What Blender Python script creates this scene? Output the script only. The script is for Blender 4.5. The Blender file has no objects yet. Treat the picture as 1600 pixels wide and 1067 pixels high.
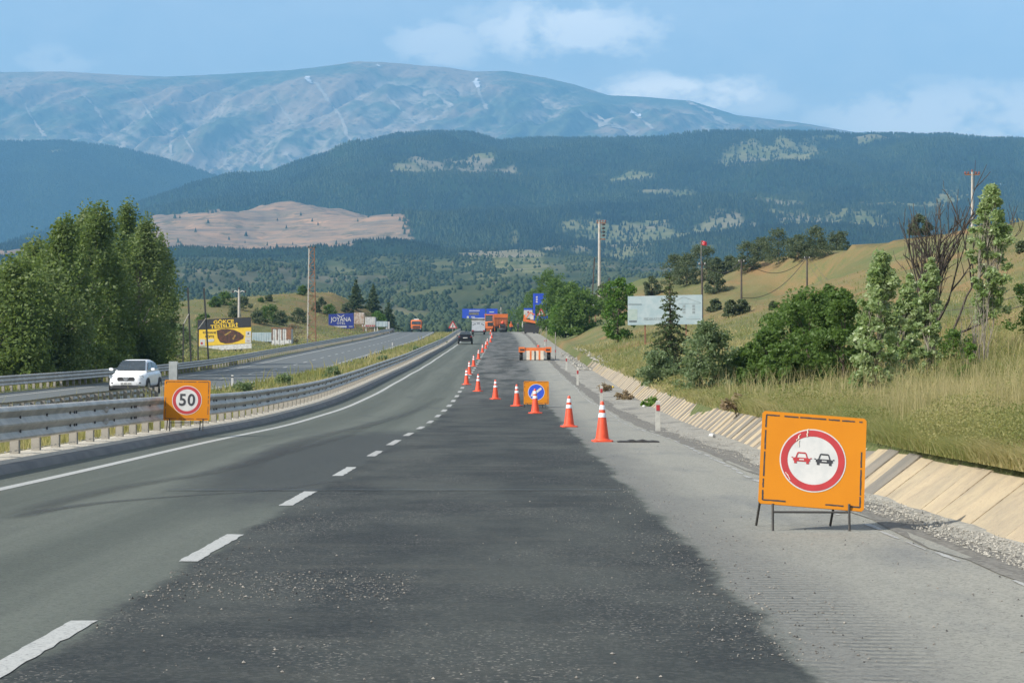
import bpy, math, random
import numpy as np
from mathutils import Vector, Matrix

random.seed(7)
rng = np.random.default_rng(11)
R = math.radians
scene = bpy.context.scene
col = scene.collection
F = 3200.0           # focal length in pixels of a 1600 px wide frame
EYE = 1.27           # height of the eye above the road under the car
CY = 533.5

# ------------------------------------------------------------------ camera, sky, sun, exposure
cam_d = bpy.data.cameras.new('camera')
cam_d.sensor_width = 36.0
cam_d.lens = F / 1600 * 36.0
cam_d.clip_start = 0.2
cam_d.clip_end = 60000
cam = bpy.data.objects.new('camera', cam_d)
col.objects.link(cam)
cam.location = (0, 0, EYE)
cam.rotation_euler = (R(90), 0, 0)
scene.camera = cam

SUN_EL, SUN_AZ = 37.0, 30.0      # azimuth: how far behind "exactly to the left"
S = Vector((-math.cos(R(SUN_EL)) * math.cos(R(SUN_AZ)), -math.cos(R(SUN_EL)) * math.sin(R(SUN_AZ)), math.sin(R(SUN_EL))))
sun_d = bpy.data.lights.new('sun', 'SUN')
sun_d.energy = 5.0
sun_d.angle = R(0.5)
sun_d.color = (1.0, 0.94, 0.84)
sun = bpy.data.objects.new('sun', sun_d)
sun.rotation_euler = (-S).to_track_quat('-Z', 'Y').to_euler()
sun.location = (0, 0, 3000)
col.objects.link(sun)

world = bpy.data.worlds.new('World')
scene.world = world
world.use_nodes = True
wn, wl = world.node_tree.nodes, world.node_tree.links
wn.clear()
w_out = wn.new('ShaderNodeOutputWorld')
w_bg = wn.new('ShaderNodeBackground')
w_bg.inputs['Strength'].default_value = 0.15
sky = wn.new('ShaderNodeTexSky')
sky.sky_type = 'NISHITA'
sky.sun_disc = False
sky.sun_elevation = R(SUN_EL)
sky.sun_rotation = math.atan2(S.x, S.y)
sky.altitude = 1000
sky.air_density = 1.0
sky.dust_density = 2.2
sky.ozone_density = 1.2
w_tc = wn.new('ShaderNodeTexCoord')


def wmath(op, a, b=None, c=None, clamp=False):
    n = wn.new('ShaderNodeMath'); n.operation = op; n.use_clamp = clamp
    for k, v in enumerate((a, b, c)):
        if v is None: continue
        if isinstance(v, (int, float)): n.inputs[k].default_value = v
        else: wl.new(v, n.inputs[k])
    return n.outputs[0]


def wnoise(scale, detail, rough, stretch):
    mp = wn.new('ShaderNodeMapping'); mp.inputs['Scale'].default_value = stretch
    wl.new(w_tc.outputs['Generated'], mp.inputs['Vector'])
    n = wn.new('ShaderNodeTexNoise'); n.inputs['Scale'].default_value = scale
    n.inputs['Detail'].default_value = detail; n.inputs['Roughness'].default_value = rough
    wl.new(mp.outputs[0], n.inputs['Vector'])
    return n.outputs['Fac']


cl_noise = wnoise(34, 10, 0.62, (1, 1, 1.6))
total = None
# clouds of the sky: where they stand (direction), how wide, how tall, how dense
for (cx, cy, sx, sy, dens) in [(880, 50, 130, 42, .62), (690, 70, 75, 34, .45), (790, 30, 90, 34, .3), (1060, 148, 115, 30, .78), (1170, 160, 70, 20, .35),
                               (1500, 185, 190, 50, .5), (1450, 135, 70, 22, .25), (85, 95, 60, 24, .3), (990, 10, 200, 30, .15),
                               (-900, 60, 300, 60, .6), (2500, 20, 300, 70, .6), (700, -700, 500, 160, .5), (1900, -500, 420, 120, .5)]:
    d = Vector(((cx - 800) / F, 1, (CY - cy) / F)).normalized()
    sub = wn.new('ShaderNodeVectorMath'); sub.operation = 'SUBTRACT'
    wl.new(w_tc.outputs['Generated'], sub.inputs[0]); sub.inputs[1].default_value = d
    mul = wn.new('ShaderNodeVectorMath'); mul.operation = 'MULTIPLY'
    wl.new(sub.outputs[0], mul.inputs[0]); mul.inputs[1].default_value = (F / sx, F / sx, F / sy)
    ln = wn.new('ShaderNodeVectorMath'); ln.operation = 'LENGTH'
    wl.new(mul.outputs[0], ln.inputs[0])
    fall = wmath('SUBTRACT', 1.0, wmath('MULTIPLY', ln.outputs['Value'], 0.5), clamp=True)
    fall = wmath('SMOOTH_MIN', wmath('MULTIPLY', fall, 1.5), 1.0, 0.2)
    k = wmath('MULTIPLY', wmath('MULTIPLY_ADD', wmath('ADD', cl_noise, wmath('MULTIPLY', fall, 0.34)), 4.6, -2.75, clamp=True), wmath('MULTIPLY', fall, dens))
    total = k if total is None else wmath('MAXIMUM', total, k)
w_mix = wn.new('ShaderNodeMix'); w_mix.data_type = 'RGBA'
# a thin even veil of high cloud over the whole sky
total = wmath('MAXIMUM', total, wmath('MULTIPLY_ADD', cl_noise, .16, .075))
wl.new(total, w_mix.inputs['Factor'])
wl.new(sky.outputs[0], w_mix.inputs[6])
w_mix.inputs[7].default_value = (14.5, 13.4, 11.9, 1)
wl.new(w_mix.outputs[2], w_bg.inputs['Color'])
wl.new(w_bg.outputs[0], w_out.inputs['Surface'])

scene.view_settings.view_transform = 'Standard'
scene.view_settings.look = 'None'
scene.view_settings.gamma = 1
scene.view_settings.use_curve_mapping = False
scene.view_settings.exposure = 0.31
scene.render.engine = 'CYCLES'
scene.cycles.use_denoising = True
scene.cycles.max_bounces = 6
scene.cycles.transparent_max_bounces = 8
scene.cycles.volume_bounces = 0

# ------------------------------------------------------------------ small numeric tools


def tab(pts):
    xs = np.array([p[0] for p in pts], float); ys = np.array([p[1] for p in pts], float)
    h = np.diff(xs); dl = np.diff(ys) / h
    m = np.zeros_like(ys)
    m[0], m[-1] = dl[0], dl[-1]
    for i in range(1, len(xs) - 1):
        m[i] = 0 if dl[i - 1] * dl[i] <= 0 else 2 * dl[i - 1] * dl[i] / (dl[i - 1] + dl[i])

    def f(x):
        x = np.asarray(x, float)
        xc = np.clip(x, xs[0], xs[-1])
        i = np.clip(np.searchsorted(xs, xc, side='right') - 1, 0, len(xs) - 2)
        t = (xc - xs[i]) / h[i]
        return ((1 + 2 * t) * (1 - t) ** 2 * ys[i] + t * (1 - t) ** 2 * h[i] * m[i] + t * t * (3 - 2 * t) * ys[i + 1] + t * t * (t - 1) * h[i] * m[i + 1])
    return f


def vnoise(x, y, seed=0):
    xi = np.floor(x).astype(np.int64); yi = np.floor(y).astype(np.int64)
    fx = x - xi; fy = y - yi
    fx = fx * fx * (3 - 2 * fx); fy = fy * fy * (3 - 2 * fy)

    def h(a, b):
        n = (a * 374761393 + b * 668265263 + seed * 974634777) & 0xFFFFFFFF
        n = ((n ^ (n >> 13)) * 1274126177) & 0xFFFFFFFF
        return ((n ^ (n >> 16)) & 0xFFFF) / 65535.0
    return (h(xi, yi) * (1 - fx) + h(xi + 1, yi) * fx) * (1 - fy) + (h(xi, yi + 1) * (1 - fx) + h(xi + 1, yi + 1) * fx) * fy


def fbm(x, y, seed=0, octs=5, gain=.5):
    s = 0; a = 1; tot = 0
    for k in range(octs):
        s = s + a * vnoise(x * 2 ** k + 17.3 * k, y * 2 ** k - 9.1 * k, seed + k); tot += a; a *= gain
    return s / tot


def sstep(a, b, x):
    t = np.clip((x - a) / (b - a), 0, 1)
    return t * t * (3 - 2 * t)


# ------------------------------------------------------------------ the lie of the land
ZM = tab([(-30, .3), (0, 0), (9.5, -.15), (22.9, -.375), (38.6, -.62), (58, -.92), (75, -1.0), (92, -.91), (110, -.74), (140, -.44), (178, .09), (231, .83), (275, 1.6), (320, 2.34), (380, 3.02), (420, 3.2), (460, 3.05), (520, 2.2), (700, -4), (900, -8)])
ZO = tab([(-30, -.2), (0, -.5), (50, -1.15), (91, -1.2), (130, -1.2), (164, -1.02), (205, -.33), (311, 1.47), (400, 2.8), (450, 3.36), (490, 3.5), (540, 2.9), (700, -4), (900, -8)])
XD = tab([(-30, -2.2), (0, -2.2), (60, -2.2), (120, -2.42), (200, -2.65), (250, -2.85), (320, -3.4), (380, -4.2), (450, -5.6), (560, -9), (900, -30)])
XO = tab([(-30, -19.3), (91, -19.3), (164, -19.3), (205, -18.9), (311, -18.15), (400, -19.5), (450, -20.9), (520, -24), (900, -50)])
UW = tab([(-30, 6.0), (20, 5.95), (38, 6.35), (70, 6.95), (110, 7.35), (160, 7.5), (900, 8)])    # foot of the lined ditch wall


def P(x, y, d):
    return ((x - 800) / F * d, d, EYE + (CY - y) / F * d)


def rbf(pts):
    A = np.array(pts, float); xy = A[:, :2] * np.array([1, .35]); z = A[:, 2]
    n = len(z)
    D = np.sqrt(((xy[:, None] - xy[None]) ** 2).sum(-1))
    M = np.zeros((n + 3, n + 3)); M[:n, :n] = D + np.eye(n) * .15
    M[:n, n] = 1; M[:n, n + 1:] = xy; M[n, :n] = 1; M[n + 1:, :n] = xy.T
    w = np.linalg.solve(M, np.concatenate([z, [0, 0, 0]]))

    def f(X, Y):
        sh = np.broadcast(X, Y).shape
        q = np.stack([np.broadcast_to(X, sh).ravel(), np.broadcast_to(Y, sh).ravel() * .35], -1)
        out = np.empty(len(q))
        for i in range(0, len(q), 20000):
            c = q[i:i + 20000]
            out[i:i + 20000] = np.sqrt(((c[:, None] - xy[None]) ** 2).sum(-1)) @ w[:n] + w[n] + c @ w[n + 1:]
        return out.reshape(sh)
    return f


right_pts = [P(*p) for p in [(1375, 622, 45), (1545, 556, 55), (1455, 585, 55), (1270, 606, 64), (1105, 634, 66), (1045, 598, 88), (1000, 541, 150), (965, 532, 170),
                             (1100, 500, 200), (1160, 496, 250), (1262, 478, 270), (1000, 492, 230), (930, 506, 260), (880, 520, 285),
                             (1600, 412, 130), (1600, 480, 90), (1600, 346, 190), (1500, 356, 215), (1500, 455, 130), (1400, 370, 245), (1400, 450, 150), (1330, 380, 265), (1250, 400, 285), (1250, 462, 190),
                             (1180, 412, 300), (1100, 424, 310), (1000, 440, 330), (930, 460, 350), (870, 500, 360), (1600, 640, 30), (1500, 655, 33), (1240, 640, 52)]]
for (x, y, d) in [(1600, 346, 190), (1500, 356, 215), (1400, 370, 245), (1330, 380, 265), (1250, 400, 285), (1100, 424, 310), (1000, 440, 330), (930, 460, 350)]:
    p = P(x, y, d)
    right_pts.append((p[0] * 1.25, d * 1.25, p[2] - 2))
    right_pts.append((p[0] * 1.8, d * 1.9, p[2] - 14))
right_pts += [(90, 90, 11), (140, 150, 14), (60, 30, 5), (40, 5, 3.5), (200, 400, 0), (60, 700, -6), (15, 450, 3.5), (25, 550, 1), (300, 100, 12), (12, 10, 1.0), (12, 20, .9)]
for d in (20, 40, 60, 80, 110, 150, 200, 260, 320, 400):
    right_pts.append((XD(d) + UW(d) + .7, d, float(ZM(d)) + .5))
left_pts = [P(*p) for p in [(430, 538, 300), (500, 522, 340), (560, 516, 390), (350, 553, 255), (300, 470, 385), (380, 466, 400), (450, 458, 430), (520, 458, 440), (560, 474, 450), (600, 500, 470), (622, 510, 485),
                            (430, 500, 360), (500, 492, 385), (360, 505, 330), (300, 520, 290), (300, 556, 215)]]
for (x, y, d) in [(300, 470, 385), (380, 466, 400), (450, 458, 430), (520, 458, 440), (560, 474, 450), (600, 500, 470)]:
    p = P(x, y, d)
    left_pts.append((p[0] * 1.25, d * 1.25, p[2] - 5)); left_pts.append((p[0] * 1.7, d * 1.7, -8))
left_pts += [(-45, 100, -1.0), (-60, 140, -.7), (-90, 200, -.2), (-60, 60, -1.2), (-40, 20, -.8), (-200, 150, 0), (-250, 400, 0), (-35, 150, -.8), (-38, 190, -.3), (-100, 700, -10), (-40, 560, 0), (-45, 640, -5)]
for d in (20, 60, 100, 150, 200, 250, 300, 360, 420, 480):
    left_pts.append((XO(d) - 6.0, d, float(ZO(d)) + .05))
RF, LF = rbf(right_pts), rbf(left_pts)


def ground(X, Y):
    X = np.asarray(X, float); Y = np.asarray(Y, float)
    X, Y = np.broadcast_arrays(X, Y)
    zm, zo, xd, xo, uw = ZM(Y), ZO(Y), XD(Y), XO(Y), UW(Y)
    u = X - xd; w = X - xo
    bump = (fbm(X * .23, Y * .16, 3, 4) - .5)
    rt = zm + .5 + (RF(X, Y) + bump * .9 * np.clip((u - uw) / 12, 0, 1.6) - (zm + .5)) * sstep(0, 4, u - uw - .6)
    lt = zo + .04 + (LF(X, Y) + bump * .8 * np.clip((-w - 6) / 12, 0, 1.6) - (zo + .04)) * sstep(0, 5, -w - 5.4)
    t = np.clip((-4.6 - u) / np.maximum(-4.6 - (xo + 4.2 - xd), .5), 0, 1)
    md = (zm + .1) * (1 - t) + (zo - .03) * t - .22 * np.sin(np.pi * t) + bump * .25 * np.sin(np.pi * t)
    z = np.where(u > uw + .45, rt, np.where(u > -4.45, zm - .25, np.where(w > 4.1, md, np.where(w > -5.25, zo - .25, lt))))
    return z


def gz(x, y):
    return float(ground(x, y))


def hit(x, y, dmin=6, dmax=460, lift=0.0):
    """the point of the ground (roads included) that a sight line reaches: used once, to read positions off the photograph"""
    ds = np.geomspace(dmin, dmax, 4000)
    X = (x - 800) / F * ds; Z = EYE + (CY - y) / F * ds
    u = X - XD(ds); w = X - XO(ds)
    g = ground(X, ds)
    g = np.where((u > -4.45) & (u < UW(ds) + .45), ZM(ds), np.where((w > -5.25) & (w < 4.1), ZO(ds), g)) + lift
    k = np.argmax(Z < g)
    return (float(X[k]), float(ds[k]), float(g[k]))


# ------------------------------------------------------------------ object helpers


def tag(o, label=None, cat=None, group=None, kind=None):
    if label: o['label'] = label
    if cat: o['category'] = cat
    if group: o['group'] = group
    if kind: o['kind'] = kind
    return o


def thing(name, label, cat, loc=(0, 0, 0), rz=0.0, group=None):
    o = bpy.data.objects.new(name, None)
    o.empty_display_size = .3
    o.location = loc
    o.rotation_euler = (0, 0, rz)
    col.objects.link(o)
    return tag(o, label, cat, group)


class MB:
    def __init__(s):
        s.v = []; s.f = []; s.m = Matrix.Identity(4)

    def add(s, vs, fs):
        n = len(s.v)
        s.v += [tuple(s.m @ Vector(v)) for v in vs]
        s.f += [tuple(i + n for i in f) for f in fs]
        return s

    def box(s, x0, x1, y0, y1, z0, z1, tx=0, ty=0):
        return s.add([(x0, y0, z0), (x1, y0, z0), (x1, y1, z0), (x0, y1, z0), (x0 + tx, y0 + ty, z1), (x1 - tx, y0 + ty, z1), (x1 - tx, y1 - ty, z1), (x0 + tx, y1 - ty, z1)],
                     [(3, 2, 1, 0), (4, 5, 6, 7), (0, 1, 5, 4), (1, 2, 6, 5), (2, 3, 7, 6), (3, 0, 4, 7)])

    def bar(s, a, b, w, h=None, up=(0, 0, 1)):
        a, b = Vector(a), Vector(b); d = (b - a).normalized(); upv = Vector(up)
        if abs(d.dot(upv)) > .95: upv = Vector((0, 1, 0))
        x = d.cross(upv).normalized() * w / 2; z = x.cross(d).normalized() * (h or w) / 2
        vs = [a - x - z, a + x - z, a + x + z, a - x + z, b - x - z, b + x - z, b + x + z, b - x + z]
        return s.add(vs, [(0, 1, 2, 3), (7, 6, 5, 4), (0, 4, 5, 1), (1, 5, 6, 2), (2, 6, 7, 3), (3, 7, 4, 0)])

    def tube(s, pts, r, n=6, r2=None, cap=True):
        pts = [Vector(p) for p in pts]
        k = len(pts); vs = []; fs = []
        for i, p in enumerate(pts):
            d = (pts[min(i + 1, k - 1)] - pts[max(i - 1, 0)]).normalized()
            upv = Vector((0, 0, 1)) if abs(d.z) < .9 else Vector((1, 0, 0))
            x = d.cross(upv).normalized(); y = d.cross(x)
            rr = r if r2 is None else r + (r2 - r) * i / (k - 1)
            for j in range(n):
                a = 2 * math.pi * j / n
                vs.append(p + x * math.cos(a) * rr + y * math.sin(a) * rr)
        for i in range(k - 1):
            for j in range(n):
                q = (j + 1) % n
                fs.append((i * n + j, i * n + q, i * n + n + q, i * n + n + j))
        if cap:
            fs.append(tuple(range(n))[::-1]); fs.append(tuple((k - 1) * n + j for j in range(n)))
        return s.add(vs, fs)

    def lathe(s, prof, n=20, c=(0, 0, 0), axis='z'):
        vs = []; fs = []
        for r, z in prof:
            for j in range(n):
                a = 2 * math.pi * j / n
                p = (r * math.cos(a), r * math.sin(a), z)
                if axis == 'x': p = (p[2], p[0], p[1])
                if axis == 'y': p = (p[0], p[2], p[1])
                vs.append((p[0] + c[0], p[1] + c[1], p[2] + c[2]))
        k = len(prof)
        for i in range(k - 1):
            for j in range(n):
                q = (j + 1) % n
                fs.append((i * n + j, i * n + q, i * n + n + q, i * n + n + j))
        fs.append(tuple(range(n))[::-1]); fs.append(tuple((k - 1) * n + j for j in range(n)))
        return s.add(vs, fs)

    def poly(s, pts, y0, y1):
        """a closed outline in x,z given thickness from y0 (front) to y1"""
        n = len(pts)
        vs = [(p[0], y0, p[1]) for p in pts] + [(p[0], y1, p[1]) for p in pts]
        fs = [tuple(range(n)), tuple(range(2 * n - 1, n - 1, -1))] + [((i + 1) % n, i, n + i, n + (i + 1) % n) for i in range(n)]
        return s.add(vs, fs)

    def disc(s, r, y0, y1, c=(0, 0), n=40):
        return s.poly([(c[0] + r * math.cos(2 * math.pi * i / n), c[1] + r * math.sin(2 * math.pi * i / n)) for i in range(n)], y0, y1)

    def ring(s, r0, r1, y0, y1, c=(0, 0), n=48):
        vs = []; fs = []
        for i in range(n):
            a = 2 * math.pi * i / n
            for r, y in ((r0, y0), (r1, y0), (r1, y1), (r0, y1)):
                vs.append((c[0] + r * math.cos(a), y, c[1] + r * math.sin(a)))
        for i in range(n):
            q = (i + 1) % n
            for k in range(4):
                l = (k + 1) % 4
                fs.append((i * 4 + k, i * 4 + l, q * 4 + l, q * 4 + k))
        return s.add(vs, fs)

    def loft(s, secs, n=16, ex=4.0):
        """stations (y, z0, z1, halfwidth[, top halfwidth]) joined by rounded sections"""
        vs = []; fs = []
        for sec in secs:
            y, z0, z1, hw = sec[:4]; ht = sec[4] if len(sec) > 4 else hw
            cz = (z0 + z1) / 2; hz = (z1 - z0) / 2
            for j in range(n):
                a = 2 * math.pi * (j + .5) / n
                c, sn = math.cos(a), math.sin(a)
                px = math.copysign(abs(c) ** (2 / ex), c); pz = math.copysign(abs(sn) ** (2 / ex), sn)
                h = hw + (ht - hw) * (pz * .5 + .5)
                vs.append((px * h, y, cz + pz * hz))
        k = len(secs)
        for i in range(k - 1):
            for j in range(n):
                q = (j + 1) % n
                fs.append((i * n + j, i * n + q, i * n + n + q, i * n + n + j))
        fs.append(tuple(range(n))[::-1]); fs.append(tuple((k - 1) * n + j for j in range(n)))
        return s.add(vs, fs)

    def mesh(s, name, mat, smooth=False):
        me = bpy.data.meshes.new(name)
        me.from_pydata(s.v, [], s.f)
        if mat: me.materials.append(mat)
        if smooth:
            for p in me.polygons: p.use_smooth = True
        me.update()
        return me

    def build(s, name, mat, parent=None, smooth=False, label=None, kind=None):
        me = s.mesh(name, mat, smooth)
        import bmesh
        bm = bmesh.new(); bm.from_mesh(me)
        bmesh.ops.recalc_face_normals(bm, faces=bm.faces)
        bm.to_mesh(me); bm.free()
        if smooth:
            me.set_sharp_from_angle(angle=R(40))
        o = bpy.data.objects.new(name, me)
        o.parent = parent
        col.objects.link(o)
        if label: o['label'] = label
        if kind: o['kind'] = kind
        return o


def np_mesh(name, V, faces_idx, mat, parent=None, attrs=None, smooth=False, k=4):
    """numpy mesh; faces_idx (n,k)"""
    me = bpy.data.meshes.new(name)
    V = np.ascontiguousarray(V, np.float32); faces_idx = np.ascontiguousarray(faces_idx, np.int32)
    n = len(faces_idx); k = faces_idx.shape[1]
    me.vertices.add(len(V)); me.vertices.foreach_set('co', V.ravel())
    me.loops.add(n * k); me.loops.foreach_set('vertex_index', faces_idx.ravel())
    me.polygons.add(n)
    me.polygons.foreach_set('loop_start', np.arange(0, n * k, k, dtype=np.int32))
    me.polygons.foreach_set('use_smooth', np.full(n, smooth, bool))
    for nm, (dom, arr) in (attrs or {}).items():
        a = me.attributes.new(nm, 'FLOAT', dom); a.data.foreach_set('value', np.ascontiguousarray(arr, np.float32))
    me.update(calc_edges=True)
    me.validate()
    if mat: me.materials.append(mat)
    o = bpy.data.objects.new(name, me); o.parent = parent
    col.objects.link(o)
    return o


def grid_faces(nr, nc):
    i = np.arange(nr - 1)[:, None] * nc + np.arange(nc - 1)[None]
    return np.stack([i, i + 1, i + nc + 1, i + nc], -1).reshape(-1, 4)


def copy_tree(o, parent=None):
    c = o.copy(); col.objects.link(c)
    if parent is not None: c.parent = parent
    for ch in list(o.children): copy_tree(ch, c)
    return c


_font_cache = {}


def text_mesh(s, size, extrude, spacing=1.0, bold=0.0):
    cu = bpy.data.curves.new('lettering', 'FONT')
    cu.body = s; cu.size = size; cu.extrude = extrude; cu.align_x = 'CENTER'; cu.align_y = 'CENTER'; cu.space_character = spacing; cu.offset = bold
    cu.resolution_u = 4
    o = bpy.data.objects.new('lettering_curve', cu); col.objects.link(o)
    dg = bpy.context.evaluated_depsgraph_get()
    me = bpy.data.meshes.new_from_object(o.evaluated_get(dg))
    bpy.data.objects.remove(o); bpy.data.curves.remove(cu)
    me.materials.clear()
    return me


def text(s, size, mat, parent, loc, sx=1.0, name='lettering', spacing=1.0, bold=0.0, extrude=.004):
    me = text_mesh(s, size, extrude, spacing, bold)
    me.materials.append(mat)
    o = bpy.data.objects.new(name, me); o.parent = parent
    o.location = loc; o.rotation_euler = (R(90), 0, 0); o.scale = (sx, 1, 1)
    col.objects.link(o)
    return o


# ------------------------------------------------------------------ materials
class NT:
    def __init__(s, name):
        s.mat = bpy.data.materials.new(name); s.mat.use_nodes = True
        s.n, s.l = s.mat.node_tree.nodes, s.mat.node_tree.links
        s.b = s.n['Principled BSDF']; s.out = s.n['Material Output']

    def set(s, node, key, v):
        if v is None: return
        inp = node.inputs[key]
        if hasattr(v, 'is_output'): s.l.new(v, inp)
        elif isinstance(v, (tuple, list)) and len(v) == 3 and inp.type == 'RGBA': inp.default_value = (*v, 1)
        else: inp.default_value = v

    def math(s, op, a, b=None, c=None, clamp=False):
        n = s.n.new('ShaderNodeMath'); n.operation = op; n.use_clamp = clamp
        for k, v in enumerate((a, b, c)): s.set(n, k, v)
        return n.outputs[0]

    def mix(s, f, a, b, mode='MIX'):
        n = s.n.new('ShaderNodeMix'); n.data_type = 'RGBA'; n.blend_type = mode
        s.set(n, 0, f); s.set(n, 6, a); s.set(n, 7, b)
        return n.outputs[2]

    def coord(s, kind='Object', scale=(1, 1, 1), loc=(0, 0, 0)):
        if kind == 'pos':
            o = s.n.new('ShaderNodeNewGeometry').outputs['Position']
        else:
            o = s.n.new('ShaderNodeTexCoord').outputs[kind]
        m = s.n.new('ShaderNodeMapping'); m.inputs['Scale'].default_value = scale; m.inputs['Location'].default_value = loc
        s.l.new(o, m.inputs['Vector'])
        return m.outputs[0]

    def noise(s, vec, scale, detail=4, rough=.55, out='Fac', dist=0):
        n = s.n.new('ShaderNodeTexNoise'); s.set(n, 'Vector', vec)
        n.inputs['Scale'].default_value = scale; n.inputs['Detail'].default_value = detail; n.inputs['Roughness'].default_value = rough
        n.inputs['Distortion'].default_value = dist
        return n.outputs[out]

    def voro(s, vec, scale, out='Color', feature='F1'):
        n = s.n.new('ShaderNodeTexVoronoi'); s.set(n, 'Vector', vec); n.feature = feature
        n.inputs['Scale'].default_value = scale
        return n.outputs[out]

    def ramp(s, f, a, b, clamp=True):
        n = s.n.new('ShaderNodeMapRange'); n.clamp = clamp; n.interpolation_type = 'SMOOTHSTEP'
        s.set(n, 0, f); n.inputs[1].default_value = a; n.inputs[2].default_value = b
        return n.outputs[0]

    def attr(s, name):
        n = s.n.new('ShaderNodeAttribute'); n.attribute_name = name
        return n.outputs['Fac']

    def sep(s, v):
        n = s.n.new('ShaderNodeSeparateXYZ'); s.l.new(v, n.inputs[0])
        return n.outputs

    def bump(s, h, dist, strength=1.0, normal=None):
        n = s.n.new('ShaderNodeBump'); s.set(n, 'Height', h); n.inputs['Distance'].default_value = dist; n.inputs['Strength'].default_value = strength
        if normal is not None: s.l.new(normal, n.inputs['Normal'])
        return n.outputs[0]

    def fin(s, colr, rough=.8, normal=None, metal=0, spec=None):
        s.set(s.b, 'Base Color', colr); s.set(s.b, 'Roughness', rough); s.set(s.b, 'Metallic', metal)
        if spec is not None: s.b.inputs['Specular IOR Level'].default_value = spec
        if normal is not None: s.l.new(normal, s.b.inputs['Normal'])
        return s.mat


def M(name, c, c2=None, scale=6, rough=.7, metal=0, bump=0, thr=(.35, .65), coord='Object', spec=None, detail=5):
    t = NT(name)
    v = t.coord(coord)
    f = t.noise(v, scale, detail, .6)
    if c2 is None: c2 = tuple(x * .72 for x in c)
    cc = t.mix(t.ramp(f, *thr), c, c2)
    nm = t.bump(f, bump) if bump else None
    return t.fin(cc, rough, nm, metal, spec)


def leafmat(name, c, c2, trans=.35, rough=.55):
    t = NT(name)
    a = t.attr('tint')
    cc = t.mix(a, c, c2)
    t.set(t.b, 'Base Color', cc); t.b.inputs['Roughness'].default_value = rough
    t.b.inputs['Specular IOR Level'].default_value = .35
    tr = t.n.new('ShaderNodeBsdfTranslucent')
    t.l.new(t.mix(.5, cc, (c2[0] * 1.2, c2[1] * 1.25, c2[2] * .6)), tr.inputs['Color'])
    mx = t.n.new('ShaderNodeMixShader'); mx.inputs[0].default_value = trans
    t.l.new(t.b.outputs[0], mx.inputs[1]); t.l.new(tr.outputs[0], mx.inputs[2])
    t.l.new(mx.outputs[0], t.out.inputs['Surface'])
    return t.mat


m_steel = M('galvanised_steel', (.50, .465, .40), (.36, .335, .29), 2.5, .5, .35, .002)
m_post = M('post_steel', (.30, .285, .25), (.20, .19, .17), 5, .6, .2)
m_lampsteel = M('blue_grey_steel', (.34, .37, .38), (.26, .285, .295), 4, .5, .3)
m_bolt = M('bolt_steel', (.08, .08, .08), None, 5, .6, .3)
m_reflector = M('reflector_plate', (.45, .43, .40), (.3, .3, .28), 20, .4)
m_orange = M('sign_orange', (.47, .175, .010), (.42, .15, .009), 5, .6, thr=(.3, .7), spec=.15)
t = NT('sign_orange_worn')
v = t.coord(); f = t.noise(v, 3, 5); chips = t.ramp(t.noise(v, 38, 3, .6), .70, .74)
m_orange_worn = t.fin(t.mix(t.math('MULTIPLY', chips, t.ramp(t.noise(v, 4, 3), .48, .62)), t.mix(f, (.49, .185, .010), (.41, .145, .008)), (.40, .37, .30)), .6, spec=.15)
m_white = M('sign_white', (.47, .47, .45), (.40, .41, .40), 6, .5)
m_red = M('sign_red', (.36, .024, .026), (.30, .022, .024), 8, .5)
t = NT('worn_black_tape')
v = t.coord(); m_tape = t.fin(t.mix(t.ramp(t.noise(v, 30, 4), .6, .66), (.02, .022, .025), (.07, .06, .05)), .6)
m_black = M('black_print', (.018, .02, .023), (.028, .03, .033), 8, .5)
m_iron = M('dark_iron', (.035, .037, .036), (.055, .05, .045), 12, .6, .3)
m_blue = M('sign_blue', (.012, .06, .46), (.012, .05, .38), 5, .5)
m_navy = M('billboard_blue', (.012, .028, .20), (.01, .024, .17), 3, .5)
m_yellow = M('billboard_yellow', (.68, .46, .03), (.60, .40, .03), 3, .6)
m_cone = M('cone_orange', (.66, .075, .024), (.54, .06, .022), 7, .45)
m_band = M('cone_band', (.62, .66, .68), (.50, .54, .56), 14, .4)
m_carwhite = M('white_car_paint', (.80, .81, .81), (.74, .75, .76), 2, .25, spec=.6)
m_carblack = M('black_car_paint', (.006, .007, .010), (.010, .011, .014), 2, .3, spec=.3)
m_plastic = M('dark_plastic', (.022, .023, .025), (.03, .03, .03), 9, .6)
m_glass = M('car_glass', (.02, .028, .032), (.035, .045, .05), 3, .08, spec=.8)
m_rubber = M('tyre_rubber', (.02, .02, .02), (.03, .03, .03), 12, .85)
m_rim = M('wheel_rim', (.35, .36, .37), (.25, .26, .27), 9, .4, .6)
m_lamp = M('headlamp_glass', (.35, .40, .45), (.15, .17, .2), 9, .15)
m_tail = M('tail_lamp', (.26, .012, .012), (.18, .01, .01), 9, .3)
m_machine = M('machine_orange', (.66, .17, .035), (.55, .13, .03), 3, .55)
m_machine_dirty = M('dirty_machine_orange', (.52, .15, .05), (.33, .11, .05), 4, .7)
m_silver = M('silver_van', (.42, .45, .48), (.36, .39, .42), 2, .4)
m_cream = M('board_cream', (.62, .56, .46), (.52, .46, .37), 6, .7)
m_concrete = M('pole_concrete', (.42, .40, .36), (.34, .32, .28), 3, .85)
m_wood = M('pole_wood', (.075, .06, .05), (.045, .038, .032), 4, .85)
m_rust = M('rusty_steel', (.26, .12, .06), (.16, .09, .055), 6, .8)
m_darkpole = M('black_steel_pole', (.02, .025, .025), (.03, .03, .03), 5, .6)
m_tin = M('white_tin', (.55, .56, .55), (.40, .40, .38), 3, .6)
m_tinrust = M('rust_streaked_tin', (.48, .45, .40), (.30, .19, .12), 2.2, .7)
m_faded = M('faded_poster', (.29, .38, .41), (.37, .44, .46), 1.3, .6)
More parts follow.
